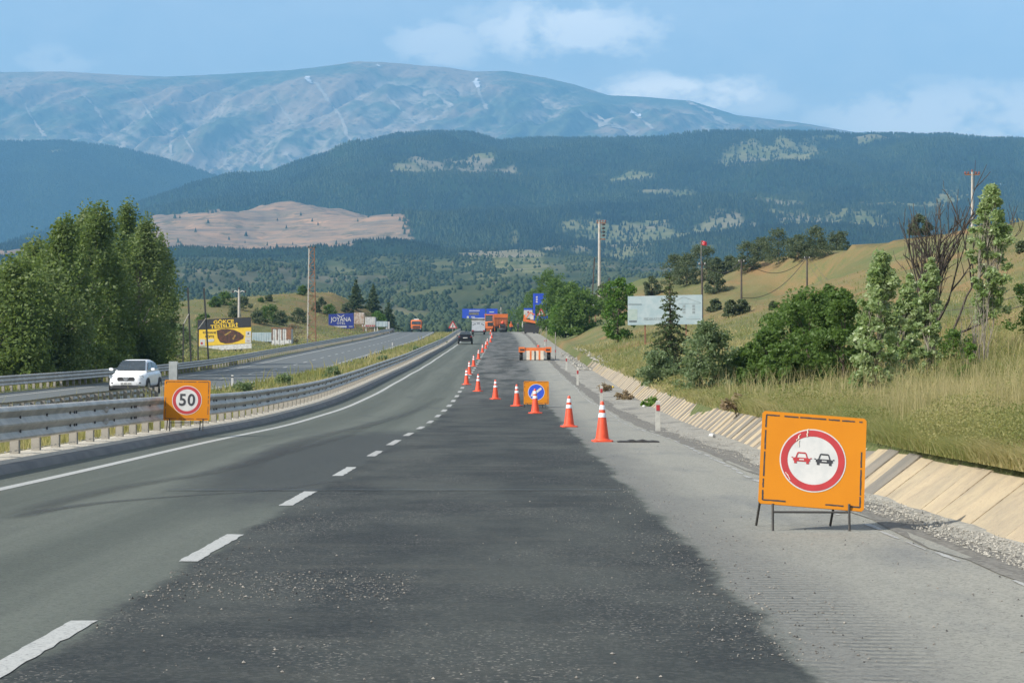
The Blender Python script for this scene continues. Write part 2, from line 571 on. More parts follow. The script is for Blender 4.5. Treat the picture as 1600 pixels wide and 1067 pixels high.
m_faded_print = M('faded_print', (.20, .24, .25), (.30, .34, .35), 3, .7)
m_grass_print = M('poster_pale_green', (.29, .37, .34), (.34, .41, .38), 3, .7)
m_delin = M('delineator_grey', (.42, .42, .38), (.34, .34, .31), 9, .7)
m_skin = M('skin', (.40, .24, .17), None, 5, .6)
m_brownred = M('brown_porcelain', (.16, .05, .04), (.10, .04, .03), 6, .4)
m_vest = M('orange_vest', (.75, .16, .03), None, 5, .7)
m_dark_cloth = M('dark_cloth', (.02, .024, .035), None, 5, .8)
m_pale_cloth = M('pale_cloth', (.55, .55, .52), None, 5, .8)
m_meat = M('food_print', (.045, .022, .014), (.10, .035, .02), 2.6, .6, thr=(.45, .6))
m_chilli = M('food_print_green', (.30, .26, .05), (.25, .1, .03), 5, .6)
m_bark = M('bark_brown', (.10, .075, .055), (.06, .048, .038), 7, .9, bump=.01)
m_bark_pale = M('bark_pale', (.24, .215, .175), (.15, .135, .11), 7, .9)
m_bark_dead = M('bark_dead', (.036, .029, .022), (.062, .052, .042), 7, .9)

m_leaf_grove = leafmat('leaves_grove', (.070,.118,.030), (.160,.215,.062), .45)
m_leaf_grove2 = leafmat('leaves_grove_pale', (.090, .135, .042), (.19, .245, .090), .45)
m_leaf_deep = leafmat('leaves_deep_green', (0.058, 0.112, 0.024), (0.125, 0.2, 0.048), 0.48)
m_leaf_bright = leafmat('leaves_bright_green', (0.062, 0.135, 0.02), (0.125, 0.225, 0.038), 0.45)
m_leaf_poplar = leafmat('leaves_poplar', (0.14, 0.235, 0.065), (0.37, 0.44, 0.25), 0.48, .38)
m_leaf_shrub = leafmat('leaves_shrub', (0.09, 0.14, 0.055), (0.2, 0.26, 0.14), 0.45)
m_leaf_olive = leafmat('leaves_olive', (0.06, 0.085, 0.04), (0.125, 0.155, 0.075), 0.4)
m_leaf_fir = leafmat('needles_fir', (0.038, 0.068, 0.024), (0.095, 0.13, 0.05), 0.3)
m_leaf_dry = leafmat('twigs_brown', (0.16, 0.12, 0.075), (0.3, 0.23, 0.14), 0.3)
m_forest = leafmat('forest_needles', (0.01, 0.023, 0.01), (0.052, 0.076, 0.026), 0.0, .9)  # wide dark-to-pale range also puts shadow bands into the forest colour
m_scrub = leafmat('scrub_leaves', (0.026, 0.046, 0.018), (0.062, 0.085, 0.036), 0.0, .9)
m_blade = leafmat('grass_blades', (0.155, 0.19, 0.06), (0.44, 0.37, 0.2), 0.55, .7)

# ---- road surface: u (across, metres from the dashed line) and v (along) come from the UV map
t = NT('road_asphalt')
uv = t.n.new('ShaderNodeUVMap').outputs[0]
su = t.sep(uv)
U, V = su[0], su[1]


def rmap(sx, sy):
    m = t.n.new('ShaderNodeMapping'); m.inputs['Scale'].default_value = (sx, sy, 1); t.l.new(uv, m.inputs['Vector']); return m.outputs[0]


edge_n = t.noise(rmap(1, .35), 1.6, 6, .65)
edge_f = t.noise(rmap(1, 1), 9, 4, .6)
eo = t.math('ADD', t.math('MULTIPLY_ADD', edge_n, .55, -.27), t.math('MULTIPLY_ADD', edge_f, .16, -.08))
eo = t.math('MULTIPLY', eo, t.math('MULTIPLY_ADD', t.ramp(V, 30, 140), 2.6, 1.0))
ue = t.math('ADD', U, eo)
fresh = t.math('MULTIPLY', t.ramp(ue, -.02, .16), t.ramp(ue, 3.58, 3.45))
# the tongue of fresh bitumen that was dragged over the left lane
du = t.math('MULTIPLY', t.math('SUBTRACT', U, -.35), 1 / 1.75)
dv = t.math('MULTIPLY', t.math('SUBTRACT', V, 33), 1 / 15.0)
rr = t.math('ADD', t.math('MULTIPLY', du, du), t.math('MULTIPLY', dv, dv))
tongue = t.math('MULTIPLY', t.ramp(t.math('ADD', rr, t.math('MULTIPLY_ADD', edge_n, .9, -.45)), 1.15, .35), .85)
streak = t.noise(rmap(2.4, .05), 1.0, 5, .6)
streak2 = t.noise(rmap(.9, .16), 1.0, 4, .6)
grit = t.voro(rmap(1, 1), 85)
gs = t.sep(grit)
fine = t.noise(rmap(1, 1), 130, 3, .7)
blot = t.noise(rmap(.8, .25), .9, 5, .6)
wp = t.math('SINE', t.math('MULTIPLY', t.math('ADD', U, .55), 2 * math.pi / 1.75))
streak = t.math('ADD', t.math('MULTIPLY', streak, .75), t.math('MULTIPLY_ADD', wp, .11, .12), clamp=True)
old_c = t.mix(t.ramp(streak, .25, .75), (.070, .083, .068), (.118, .133, .110))
old_c = t.mix(t.ramp(blot, .55, .75), old_c, (.066, .076, .071))
new_c = t.mix(t.ramp(t.noise(rmap(.55, .22), 1.1, 6, .62), .36, .66), (.013, .018, .018), (.050, .057, .050))
new_c = t.mix(t.math('MULTIPLY', t.ramp(t.noise(rmap(.35, 1.6), 1.0, 5, .6), .50, .70), .35), new_c, (.078, .080, .066))
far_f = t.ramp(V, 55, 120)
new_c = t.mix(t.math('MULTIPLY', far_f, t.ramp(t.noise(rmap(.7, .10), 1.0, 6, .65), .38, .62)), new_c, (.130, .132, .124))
sh_c = t.mix(streak, (.250, .252, .218), (.325, .318, .270))
sh_c = t.mix(t.ramp(blot, .5, .72), sh_c, (.205, .21, .195))
dust = t.ramp(t.math('ADD', U, eo), 3.6, 4.5)
sh_c = t.mix(t.math('MULTIPLY_ADD', dust, -.75, .75, clamp=True), sh_c, (.140, .144, .134))
base = t.mix(t.ramp(ue, 3.42, 3.66), old_c, sh_c)
base = t.mix(tongue, base, (.032, .038, .038))
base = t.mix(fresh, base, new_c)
sp = t.math('MULTIPLY', t.math('MULTIPLY', t.ramp(gs[0], .92, .98), t.ramp(t.noise(rmap(.6, .35), 1.3, 4, .6), .40, .66)), t.math('MULTIPLY_ADD', fresh, .85, .2))
base = t.mix(sp, base, (.30, .28, .245))
gr2 = t.sep(t.voro(rmap(1, 1), 42))
base = t.mix(t.math('MULTIPLY', t.ramp(gr2[0], .35, .95), .32), base, t.mix(.6, base, (.15, .15, .135)))
base = t.mix(t.math('MULTIPLY', t.ramp(gr2[1], .5, .95), .35), base, t.mix(.6, base, (.02, .022, .022)))
dk = t.math('MULTIPLY', t.ramp(gs[1], .86, .95), .4)
base = t.mix(dk, base, (.03, .03, .03))
base = t.mix(t.math('MULTIPLY_ADD', fine, .9, -.28, clamp=True), base, t.mix(.5, base, (.02, .02, .02)))
# milled grooves across the shoulder, near its inner side
wv = t.math('SINE', t.math('MULTIPLY', t.math('ADD', V, t.math('MULTIPLY', edge_f, .05)), 2 * math.pi / .13))
mill = t.math('MULTIPLY', t.math('MULTIPLY', t.ramp(ue, 3.5, 3.68), t.ramp(ue, 4.25, 3.85)), t.math('MULTIPLY', t.ramp(V, 17, 11), t.ramp(t.noise(rmap(2.2, 1.1), 1.3, 3, .6), .36, .56)))
hgt = t.math('ADD', t.math('MULTIPLY', t.math('ADD', wv, 0.0), t.math('MULTIPLY', mill, .012)), t.math('ADD', t.math('MULTIPLY', fine, .004), t.math('MULTIPLY', gs[2], .003)))
nm = t.bump(hgt, 1.0, .9)
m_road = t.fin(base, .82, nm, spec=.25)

t = NT('opposite_asphalt')
uv = t.n.new('ShaderNodeUVMap').outputs[0]
st = t.noise(rmap(1.2, .05), 1.0, 4, .6)
m_road2 = t.fin(t.mix(st, (.075, .085, .082), (.105, .114, .110)), .8)
m_gravel = None
t = NT('grey_gravel')
v = t.coord('pos')
vc = t.voro(v, 26); vs_ = t.sep(vc)
g1 = t.mix(vs_[0], (.21, .205, .18), (.32, .31, .27))
g1 = t.mix(t.math('MULTIPLY', t.ramp(t.noise(v, .9, 5), .5, .68), .6), g1, (.10, .10, .097))
m_gravel = t.fin(g1, .95, t.bump(t.math('ADD', vs_[1], t.noise(v, 3, 4)), .018, .7), spec=.1)
t = NT('dark_gutter_grit')
v = t.coord('pos'); vc = t.voro(v, 30); vs_ = t.sep(vc)
m_gutter = t.fin(t.mix(vs_[0], (.115, .112, .10), (.22, .212, .188)), .95, t.bump(vs_[1], .02, .8), spec=.1)
t = NT('pale_verge_gravel')
v = t.coord('pos'); vc = t.voro(v, 22); vs_ = t.sep(vc)
m_verge = t.fin(t.mix(vs_[0], (.30, .28, .23), (.46, .43, .36)), .95, t.bump(vs_[1], .03, .8))
m_kerb = M('kerb_concrete', (.095, .098, .095), (.14, .14, .13), 1.5, .85, coord='pos')
m_paint = None
t = NT('road_paint')
v = t.coord('pos'); f = t.noise(v, 14, 5, .65); w_ = t.ramp(t.noise(v, 45, 5, .7), .49, .64)
m_paint = t.fin(t.mix(t.math('MULTIPLY', w_, .7), t.mix(f, (.43, .43, .40), (.31, .315, .29)), (.12, .125, .118)), .6)
t = NT('worn_road_paint')
v = t.coord('pos'); f = t.noise(v, 10, 5, .65); w_ = t.ramp(t.noise(v, 34, 4, .65), .47, .6)
m_paint_worn = t.fin(t.mix(t.math('MULTIPLY', w_, .8), t.mix(f, (.42, .42, .39), (.30, .30, .28)), (.12, .12, .115)), .7)
def slabmat(name, a, b):
    t = NT(name)
    v = t.coord('pos')
    f = t.noise(v, 1.7, 5, .6)
    c = t.mix(t.ramp(f, .35, .65), a, b)
    c = t.mix(t.math('MULTIPLY', t.ramp(t.noise(t.coord('pos', (1.0, 1.3, 1.0)), 1.5, 6, .7), .52, .70), .55), c, (.20, .17, .125))
    c = t.mix(t.math('MULTIPLY', t.ramp(t.noise(v, 24, 4, .7), .56, .72), .5), c, (.14, .125, .10))
    return t.fin(c, .9, t.bump(t.math('ADD', f, t.noise(v, 30, 4, .6)), .02))


m_slab_cream = slabmat('slab_cream', (.40, .325, .21), (.32, .262, .178))
m_slab_grey = slabmat('slab_grey', (.15, .14, .118), (.21, .187, .15))
m_slab_worn = slabmat('slab_worn', (.37, .305, .20), (.28, .235, .165))

t = NT('near_ground')
v = t.coord('pos')
t_dry = t.attr('dry')
n1 = t.noise(v, .055, 6, .6); n2 = t.noise(v, .35, 5, .65); n3 = t.noise(v, 5, 4, .7)
v2 = t.coord('pos', (1, .4, 2.0)); n4 = t.noise(v2, .09, 5, .6)
gc = t.mix(t.ramp(n1, .36, .56), (.160, .136, .062), (.090, .114, .042))
gc = t.mix(t.ramp(n4, .54, .66), gc, (.215, .130, .060))
gc = t.mix(t.math('MULTIPLY', t.ramp(n2, .45, .7), .6), gc, (.085, .105, .040))
gc = t.mix(t.math('MULTIPLY', t.ramp(n3, .4, .8), .45), gc, (.27, .225, .125))
gc = t.mix(t.math('MULTIPLY', t_dry, t.math('MULTIPLY', t.ramp(t.math('ADD', t.math('MULTIPLY', n2, .6), t.math('MULTIPLY', n3, .4)), .36, .6), .8), clamp=True), gc, (.205, .138, .066))
m_ground = t.fin(gc, .95, t.bump(t.math('ADD', n3, t.math('MULTIPLY', n2, 2)), .12, .7), spec=.1)

# ------------------------------------------------------------------ roads


def strip(name, us, ys, xf, zf, mat, lift=0.0, uvs=False, zoff=None, parent=None):
    """a sheet that follows the road: us = offsets across, ys = distances along"""
    us = np.array(us, float); ys = np.array(ys, float)
    X = xf(ys)[:, None] + us[None]
    Y = np.repeat(ys[:, None], len(us), 1)
    Z = zf(ys)[:, None] + lift + (np.zeros(len(us)) if zoff is None else np.array(zoff))[None]
    o = np_mesh(name, np.stack([X, Y, Z], -1).reshape(-1, 3), grid_faces(len(ys), len(us)), mat, parent, smooth=True)
    if uvs:
        me = o.data; lay = me.uv_layers.new(name='UVMap')
        idx = np.empty(len(me.loops), np.int32); me.loops.foreach_get('vertex_index', idx)
        uvv = np.stack([np.repeat(us[None], len(ys), 0).ravel(), Y.ravel()], -1)[idx]
        lay.data.foreach_set('uv', np.ascontiguousarray(uvv, np.float32).ravel())
    return o


ysr = np.concatenate([np.arange(-20, 120, 1.0), np.arange(120, 520, 3), np.arange(520, 760, 12)])
road = tag(strip('road', [-4.3, -3.5, -2, 0, 1.7, 3.5, 4.5, 5.4], ysr, XD, ZM, m_road, 0, True), kind='structure')
road2 = tag(strip('opposite_road', [-5.15, -3.5, 0, 3.5, 4.1], ysr, XO, ZO, m_road2, 0, True), kind='structure')
kerb = tag(strip('kerb', [-4.52, -4.50, -4.34, -4.27], ysr, XD, ZM, m_kerb, 0, zoff=[-.05, .095, .085, -.02]), kind='structure')
verge = tag(strip('gravel_verge', [-5.75, -5.3, -4.85, -4.5], ysr, XD, ZM, m_verge, 0, zoff=[-.05, .11, .12, .085]), kind='structure')
gut_y = np.concatenate([np.arange(-10, 170, 1.0), np.arange(170, 420, 4)])
GU = UW(gut_y)
Xg = XD(gut_y)
def _gut(name, f0, f1, mat, z0, z1, n=6):
    tt = np.linspace(0, 1, n)
    uu = f0[:, None] * (1 - tt) + f1[:, None] * tt
    X = Xg[:, None] + uu; Y = np.repeat(gut_y[:, None], n, 1)
    Z = ZM(gut_y)[:, None] + z0 * (1 - tt) + z1 * tt + (fbm(X * 2.5, Y * 1.2, 21, 4) - .5) * .10 * np.sin(np.pi * tt)
    return np_mesh(name, np.stack([X, Y, Z], -1).reshape(-1, 3), grid_faces(len(gut_y), n), mat, smooth=True)
g0 = np.full_like(GU, 5.4) + (fbm(gut_y * .6, gut_y * 0, 5, 3) - .5) * .25
g1_ = g0 + .45 + (fbm(gut_y * .4, gut_y * 0 + 3, 6, 3) - .5) * .4
tag(_gut('gutter_grit', g0 - .06, g1_, m_gutter, .006, -.02), kind='structure')
tag(_gut('gravel_shoulder', g1_ - .02, GU + .12, m_gravel, -.015, .03, 9), kind='structure')

# painted lines: children of the road they lie on


def ribbon(name, pts, wid, xf, zf, mat, parent, lift=.004):
    """pts: (u, v) along a line; wid: width"""
    V = []
    for u, v in pts:
        for s in (-.5, .5):
            V.append((float(xf(v)) + u + s * wid, v, float(zf(v)) + lift))
    n = len(pts)
    return np_mesh(name, np.array(V), grid_faces(n, 2), mat, parent)


dashes = [(hit(20, 1040)[1] - .8, hit(115, 970)[1])] + [(hit(a, b)[1], hit(c, e)[1]) for a, b, c, e in [(290, 878, 352, 835), (447, 790, 478, 768), (524, 743.5, 543, 730), (576, 713, 590, 704.5), (609, 695.5, 622, 687.5)]]
v = dashes[-1][0] + 5.6
while v < 330:
    dashes.append((v, v + 2.4)); v += 5.75
for (a, b) in dashes:
    n = 22 if a < 40 else 4
    wd = .135 if a < 60 else .16
    Vd = []
    for i in range(n):
        v = a + (b - a) * i / (n - 1)
        for s_ in (-.5, .5):
            j = (float(fbm(np.array(v * 9.0), np.array(s_ * 7), 81, 4)) - .5) * (.035 if s_ < 0 else .055) if n > 4 else 0
            Vd.append((float(XD(v)) + s_ * wd + j, v + (rng.uniform(-.02, .02) if n > 4 else 0), float(ZM(v)) + .004))
    np_mesh('lane_dash', np.array(Vd), grid_faces(n, 2), m_paint_worn if (a > 29) else m_paint, road)
yl = np.concatenate([np.arange(5, 150, 2.0), np.arange(150, 520, 6)])
ribbon('edge_line', [(-3.5 + .02 * math.sin(y * .3), y) for y in yl], .16, XD, ZM, m_paint, road)
# broken remains of the right edge line
for i in range(150):
    a = 9 + i * .95 + rng.uniform(0, .3)
    L = rng.uniform(.35, .85); w0 = rng.uniform(.03, .09)
    u0 = 5.22 + .08 * math.sin(a * .21) + rng.uniform(-.03, .03)
    if rng.random() < .12: continue
    V4 = []
    n = 5
    for k in range(n):
        v = a + L * k / (n - 1); ww = w0 * (0.35 + .65 * math.sin(math.pi * (k + .5) / n)) * rng.uniform(.6, 1.2)
        for s in (-.5, .5): V4.append((float(XD(v)) + u0 + s * ww, v, float(ZM(v)) + .005))
    np_mesh('line_remnant', np.array(V4), grid_faces(n, 2), m_paint_worn, road)
v = 60
while v < 470:
    ribbon('lane_dash', [(0, v), (0, v + 1.5), (0, v + 3)], .16, XO, ZO, m_paint, road2); v += 7.5
yo = np.arange(40, 500, 5.0)
for uu in (-3.5, 3.5):
    ribbon('edge_line', [(uu, y) for y in yo], .16, XO, ZO, m_paint, road2)
# dragged bitumen tracks and a thin dark line across the lanes
t = NT('tyre_drag_stain')
v = t.coord('pos')
f = t.math('MULTIPLY', t.attr('fade'), t.math('MULTIPLY_ADD', t.noise(v, 2.2, 5, .6), .8, .25))
tb = t.n.new('ShaderNodeBsdfTransparent'); mx = t.n.new('ShaderNodeMixShader')
t.set(t.b, 'Base Color', (.045, .05, .05)); t.b.inputs['Roughness'].default_value = .85
t.l.new(f, mx.inputs[0]); t.l.new(tb.outputs[0], mx.inputs[1]); t.l.new(t.b.outputs[0], mx.inputs[2]); t.l.new(mx.outputs[0], t.out.inputs['Surface'])
m_stain = t.mat


def stain(pts, wid, lift):
    V = []; fade = []
    for i, (u, v, k) in enumerate(pts):
        for s in (-1, -.5, 0, .5, 1):
            V.append((float(XD(v)) + u + s * wid / 2, v + s * .02, float(ZM(v)) + lift)); fade.append(k * (1 - abs(s) ** 1.5))
    return np_mesh('tyre_mark', np.array(V), grid_faces(len(pts), 5), m_stain, road, {'fade': ('POINT', np.array(fade))})


def smooth_path(pts, n=30):
    ts = np.linspace(0, len(pts) - 1, n); A = np.array(pts, float)
    return [tuple(tab([(k, A[k, j]) for k in range(len(pts))])(tt) for j in range(3)) for tt in ts]


def upx(x, y):
    p = hit(x, y); return (p[0] - float(XD(p[1])), p[1])


for k, (pp, wd) in enumerate([([(10, 812, 0), (60, 800, .9), (140, 788, .8), (260, 777, .7), (420, 766, .5), (520, 752, .3)], .30),
                  ([(20, 806, 0), (90, 785, .6), (190, 762, .55), (330, 738, .5), (450, 706, .5), (540, 680, .4), (590, 660, 0)], .40),
                  ([(330, 770, 0), (400, 720, .5), (470, 690, .7), (560, 668, .7), (640, 645, .5), (690, 622, .3)], .55)]):
    stain([(*map(float, q),) for q in smooth_path([(*upx(x, y), f) for x, y, f in pp])], wd, .006 + .0035 * k)
mb = MB()
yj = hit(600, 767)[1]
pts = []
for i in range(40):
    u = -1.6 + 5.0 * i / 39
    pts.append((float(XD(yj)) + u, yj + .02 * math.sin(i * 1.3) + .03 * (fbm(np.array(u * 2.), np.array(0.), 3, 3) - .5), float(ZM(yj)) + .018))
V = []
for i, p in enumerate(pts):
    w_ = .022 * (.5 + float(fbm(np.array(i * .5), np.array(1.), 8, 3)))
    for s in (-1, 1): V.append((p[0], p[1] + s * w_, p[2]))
np_mesh('dark_cross_line', np.array(V), grid_faces(40, 2), M('cross_line_black', (.012, .013, .014), None, 5, .5), road)  # thin uneven near-black strip lying across the lanes

# loose stones
def stones(name, XY, size, mat, kind='stuff', zoff=0.0):
    n = len(XY)
    base = np.array([(1, 0, 0), (0, 1, 0), (-1, 0, 0), (0, -1, 0), (0, 0, .8), (0, 0, -.5)], float)
    fs = np.array([(0, 1, 4), (1, 2, 4), (2, 3, 4), (3, 0, 4), (1, 0, 5), (2, 1, 5), (3, 2, 5), (0, 3, 5)])
    sc = size[:, None] * rng.uniform(.5, 1.2, (n, 3))
    an = rng.uniform(0, 6.28, n)
    B = base[None] * sc[:, None, :] * rng.uniform(.7, 1.3, (n, 6, 1))
    c, s = np.cos(an)[:, None], np.sin(an)[:, None]
    Bx = B[..., 0] * c - B[..., 1] * s; By = B[..., 0] * s + B[..., 1] * c
    u = XY[:, 0] - XD(XY[:, 1])
    z = np.where((u > -4.3) & (u < UW(XY[:, 1]) + .2), ZM(XY[:, 1]), ground(XY[:, 0], XY[:, 1])) + zoff
    Vv = np.stack([Bx + XY[:, :1], By + XY[:, 1:2], B[..., 2] + z[:, None]], -1).reshape(-1, 3)
    Ff = (fs[None] + np.arange(n)[:, None, None] * 6).reshape(-1, 3)
    o = np_mesh(name, Vv, Ff, mat, None, {'tint': ('FACE', np.repeat(rng.random(n), 8))})
    return tag(o, kind=kind)


t = NT('loose_stone'); m_stone = t.fin(t.mix(t.attr('tint'), (.17, .165, .145), (.36, .345, .30)), .9)
t = NT('asphalt_crumb'); m_crumb = t.fin(t.mix(t.attr('tint'), (.03, .032, .034), (.27, .25, .215)), .85)


def along(n, v0, v1, uf):
    v = 1 / rng.uniform(1 / v1, 1 / v0, n)
    return np.stack([XD(v) + uf(v, n), v], -1)


XY = np.concatenate([along(1300, 9, 45, lambda v, n: 3.5 + rng.normal(0, .22, n)), along(350, 10, 20, lambda v, n: 0.1 + np.abs(rng.normal(0, .25, n))),
                     along(800, 11.5, 13.2, lambda v, n: rng.uniform(0.0, 1.6, n) ** 1.0), along(500, 9, 40, lambda v, n: rng.uniform(3.6, 5.3, n)), along(350, 8.5, 30, lambda v, n: rng.uniform(0.2, 3.4, n))])
stones('asphalt_crumbs', XY, np.minimum(rng.gamma(2.0, .0018, len(XY)) + .0018, .011), m_crumb, zoff=.003)
XY = np.concatenate([along(6500, 12, 110, lambda v, n: 5.5 + (UW(v) - 5.4) * rng.uniform(0, 1, n)), along(800, 12, 120, lambda v, n: UW(v) + rng.uniform(-.25, .08, n)), along(2500, 18, 160, lambda v, n: rng.uniform(-5.5, -4.55, n))])
uu_ = XY[:, 0] - XD(XY[:, 1])
stones('loose_gravel', XY, np.minimum(rng.gamma(2.0, .0032, len(XY)) + .003, .020), m_stone, zoff=np.where(uu_ < 0, .13, .01))
# rubble where the ditch lining ends
XY = along(240, 128, 185, lambda v, n: UW(v) + rng.uniform(-.8, 1.2, n))
stones('rubble', XY, rng.uniform(.05, .17, len(XY)), m_stone, zoff=.05)

# ------------------------------------------------------------------ lined ditch wall: slab by slab
wall = thing('ditch_wall', 'low sloping ditch wall of cream and grey concrete slabs beside the right shoulder', 'ditch wall', (0, 0, 0))
v = 13.2
i = 0
while v < 138:
    wv = .62 + .05 * rng.random()
    if v > 16:
        mat = m_slab_cream if i % 2 == 0 else (m_slab_grey if v > 21.5 else m_slab_worn)
    else: mat = m_slab_cream if i % 2 else m_slab_worn
    vs = []
    skip = (v > 60 and rng.random() < .04) or (v > 110 and rng.random() < .3)
    if not skip:
        lift = rng.uniform(-.006, .010)
        h = .40 + .12 * min(1, max(0, (v - 20) / 50)) + rng.uniform(-.012, .02)
        for (vv) in (v, v + wv - .004):
            u0 = float(UW(vv)); x0 = float(XD(vv)) + u0; z0 = float(ZM(vv))
            nx, nz = -.64 * lift, .77 * lift
            vs.append([(x0 + nx - .04, vv, z0 - .06 + nz), (x0 + .56 + nx, vv, z0 + h + nz), (x0 + .70, vv, z0 + h - .02), (x0 + .1, vv, z0 - .18)])
        V8 = vs[0] + vs[1]
        MB().add(V8, [(0, 1, 2, 3), (7, 6, 5, 4), (0, 4, 5, 1), (1, 5, 6, 2), (2, 6, 7, 3), (3, 7, 4, 0)]).build('slab', mat, wall)
    v += wv; i += 1

# ------------------------------------------------------------------ near terrain
xs = np.unique(np.concatenate([np.arange(-44, 44.1, .55), np.linspace(-420, -44, 70), np.linspace(44, 420, 70)]))
ys = np.unique(np.concatenate([np.arange(-25, 8, 3.0), np.arange(8, 130, .9), np.arange(130, 300, 1.8), np.arange(300, 560, 3.5), np.linspace(560, 900, 30)]))
GX, GY = np.meshgrid(xs, ys)
GZ = ground(GX, GY)
def dryness(X, Y):
    n = fbm(X * .09 + Y * .012, Y * .016, 63, 5)
    d = np.clip((n - .47) * 5.5, 0, 1) * sstep(9, 16, X - XD(Y))
    d = np.maximum(d, np.exp(-((X + 35) / 9) ** 2 - ((Y - 425) / 70) ** 2) * 1.1)
    return np.clip(d + .5 * np.exp(-((X + 48) / 14) ** 2 - ((Y - 380) / 60) ** 2), 0, 1)


far_fade = sstep(640, 900, GY)
GZ = GZ * (1 - far_fade) + (-9) * far_fade
tag(np_mesh('ground', np.stack([GX, GY, GZ], -1).reshape(-1, 3), grid_faces(len(ys), len(xs)), m_ground, None, {'dry': ('POINT', dryness(GX, GY).ravel())}, smooth=True), kind='structure')

# ------------------------------------------------------------------ far hills and mountain


def ytable(rows):
    Ys = np.array([r[0] for r in rows], float)

    def f(a, Y):
        vals = np.stack([np.interp(a, [p[0] for p in r[1]], [p[1] for p in r[1]]) for r in rows], 0)
        i = np.clip(np.searchsorted(Ys, Y, side='right') - 1, 0, len(Ys) - 2)
        tt = np.clip((Y - Ys[i]) / (Ys[i + 1] - Ys[i]), 0, 1)
        tt = tt * .5 + .5 * tt * tt * (3 - 2 * tt)
        take = lambda k: np.take_along_axis(vals, k[None], 0)[0]
        return take(i) * (1 - tt) + take(i + 1) * tt
    return f


crestA = [(-900, 480), (-300, 450), (0, 388), (100, 363), (200, 326), (300, 294), (345, 283), (430, 271), (470, 255), (500, 244), (560, 226), (620, 212), (680, 209), (740, 212), (780, 222), (860, 216), (930, 213), (1000, 215), (1100, 208), (1240, 208), (1340, 212), (1450, 212), (1600, 217), (2500, 215)]
hillA = ytable([
    (600, [(-900, 552), (2500, 552)]),
    (1000, [(-900, 505), (270, 508), (640, 516), (850, 514), (2500, 505)]),
    (1500, [(-900, 460), (250, 458), (430, 455), (640, 462), (850, 460), (1000, 462), (2500, 435)]),
    (2200, [(-900, 430), (0, 430), (270, 412), (420, 408), (520, 422), (640, 412), (760, 414), (850, 409), (1000, 422), (1200, 417), (2500, 404)]),
    (2700, [(-900, 432), (0, 418), (270, 410), (640, 414), (850, 412), (1000, 416), (2500, 400)]),
    (3800, [(-900, 425), (0, 405), (240, 396), (430, 388), (640, 382), (850, 378), (1000, 378), (1300, 362), (1600, 352), (2500, 340)]),
    (4800, [(-900, 435), (0, 396), (240, 348), (430, 330), (640, 328), (850, 322), (1000, 320), (1300, 296), (1600, 292), (2500, 285)]),
    (6000, [(-900, 460), (0, 390), (200, 334), (300, 300), (345, 290), (430, 282), (500, 258), (560, 244), (620, 236), (740, 238), (850, 248), (1000, 243), (1300, 236), (1600, 236), (2500, 230)]),
    (7000, crestA),
    (8300, [(p[0], p[1] + 70) for p in crestA])])
crestB = [(-900, 250), (-300, 238), (0, 222), (100, 221), (170, 229), (240, 244), (300, 262), (345, 278), (400, 300), (600, 340), (900, 380), (2500, 400)]
hillB = ytable([(7600, [(p[0], p[1] + 260) for p in crestB]), (8600, [(p[0], p[1] + 60) for p in crestB]), (9500, crestB), (10600, [(p[0], p[1] + 60) for p in crestB])])
crestC = [(-900, 140), (-400, 126), (0, 113), (100, 112), (200, 118), (260, 120), (350, 116), (430, 111), (500, 107), (560, 98), (600, 98), (700, 106), (740, 112), (790, 111), (850, 121), (900, 133), (950, 149), (1000, 151), (1080, 158), (1150, 180), (1250, 192), (1350, 209), (1450, 222), (1600, 240), (2500, 280)]
hillC = ytable([(11000, [(-900, 335), (2500, 335)]), (12500, [(p[0], 290) for p in crestC]), (14000, [(p[0], p[1] + (270 - p[1]) * .5) for p in crestC]),
                (15300, [(p[0], p[1] + (250 - p[1]) * .16) for p in crestC]), (16200, crestC), (17600, [(p[0], p[1] + 40) for p in crestC])])


def zA(a, Y):
    yt = hillA(a, Y)
    X = (a - 800) / F * Y
    z = EYE + (CY - yt) / F * Y
    mid = sstep(900, 1500, Y)
    lowk = sstep(3000, 2300, Y)
    z = z + mid * ((fbm(X / 240, Y / 330, 31, 5) - .5) * (26 + 0.014 * Y * (1 - lowk)) * (1 - .75 * sstep(6300, 7000, Y)) * sstep(8400, 7000, Y))
    z = z + lowk * mid * (np.abs(fbm(X / 120, Y / 190, 77, 4) - .5) * 26 - 5)
    return z, yt


def zB(a, Y):
    X = (a - 800) / F * Y; yt = hillB(a, Y)
    return EYE + (CY - yt) / F * Y + (fbm(X / 500, Y / 700, 41, 5) - .5) * 60 * (1 - .7 * sstep(8900, 9500, Y)), yt


def zC(a, Y):
    X = (a - 800) / F * Y; yt = hillC(a, Y)
    k = (Y - 11000) / 5200
    env = np.clip(np.sin(np.pi * np.clip(k, 0, 1)) ** .7, 0, 1)
    sh = X - (Y - 14000) * .35
    rav = np.abs(fbm(sh / 900 + .6 * fbm(X / 1500, Y / 1500, 9, 3), Y / 3600, 51, 7) - .5) * 2
    rav2 = np.abs(fbm(sh / 330, Y / 1700, 57, 4) - .5) * 2
    z = EYE + (CY - yt) / F * Y + (env * sstep(1500, 1150, a)) * ((rav ** .8 - .3) * 460 + (rav2 - .3) * 150 + (fbm(X / 160, Y / 160, 58, 4) - .5) * 50 + (fbm(X / 60, Y / 90, 59, 2) - .5) * 14)
    return z, yt


def far_grid(zf, a0, a1, na, Y0, Y1, ny):
    a = np.linspace(a0, a1, na); Y = np.linspace(Y0, Y1, ny)
    A, YY = np.meshgrid(a, Y)
    z, yt = zf(A, YY)
    X = (A - 800) / F * YY
    return A, YY, X, z, yt


quarry = [(225, 350), (330, 330), (460, 326), (608, 330), (642, 376), (575, 388), (545, 402), (400, 398), (270, 404), (225, 402)]


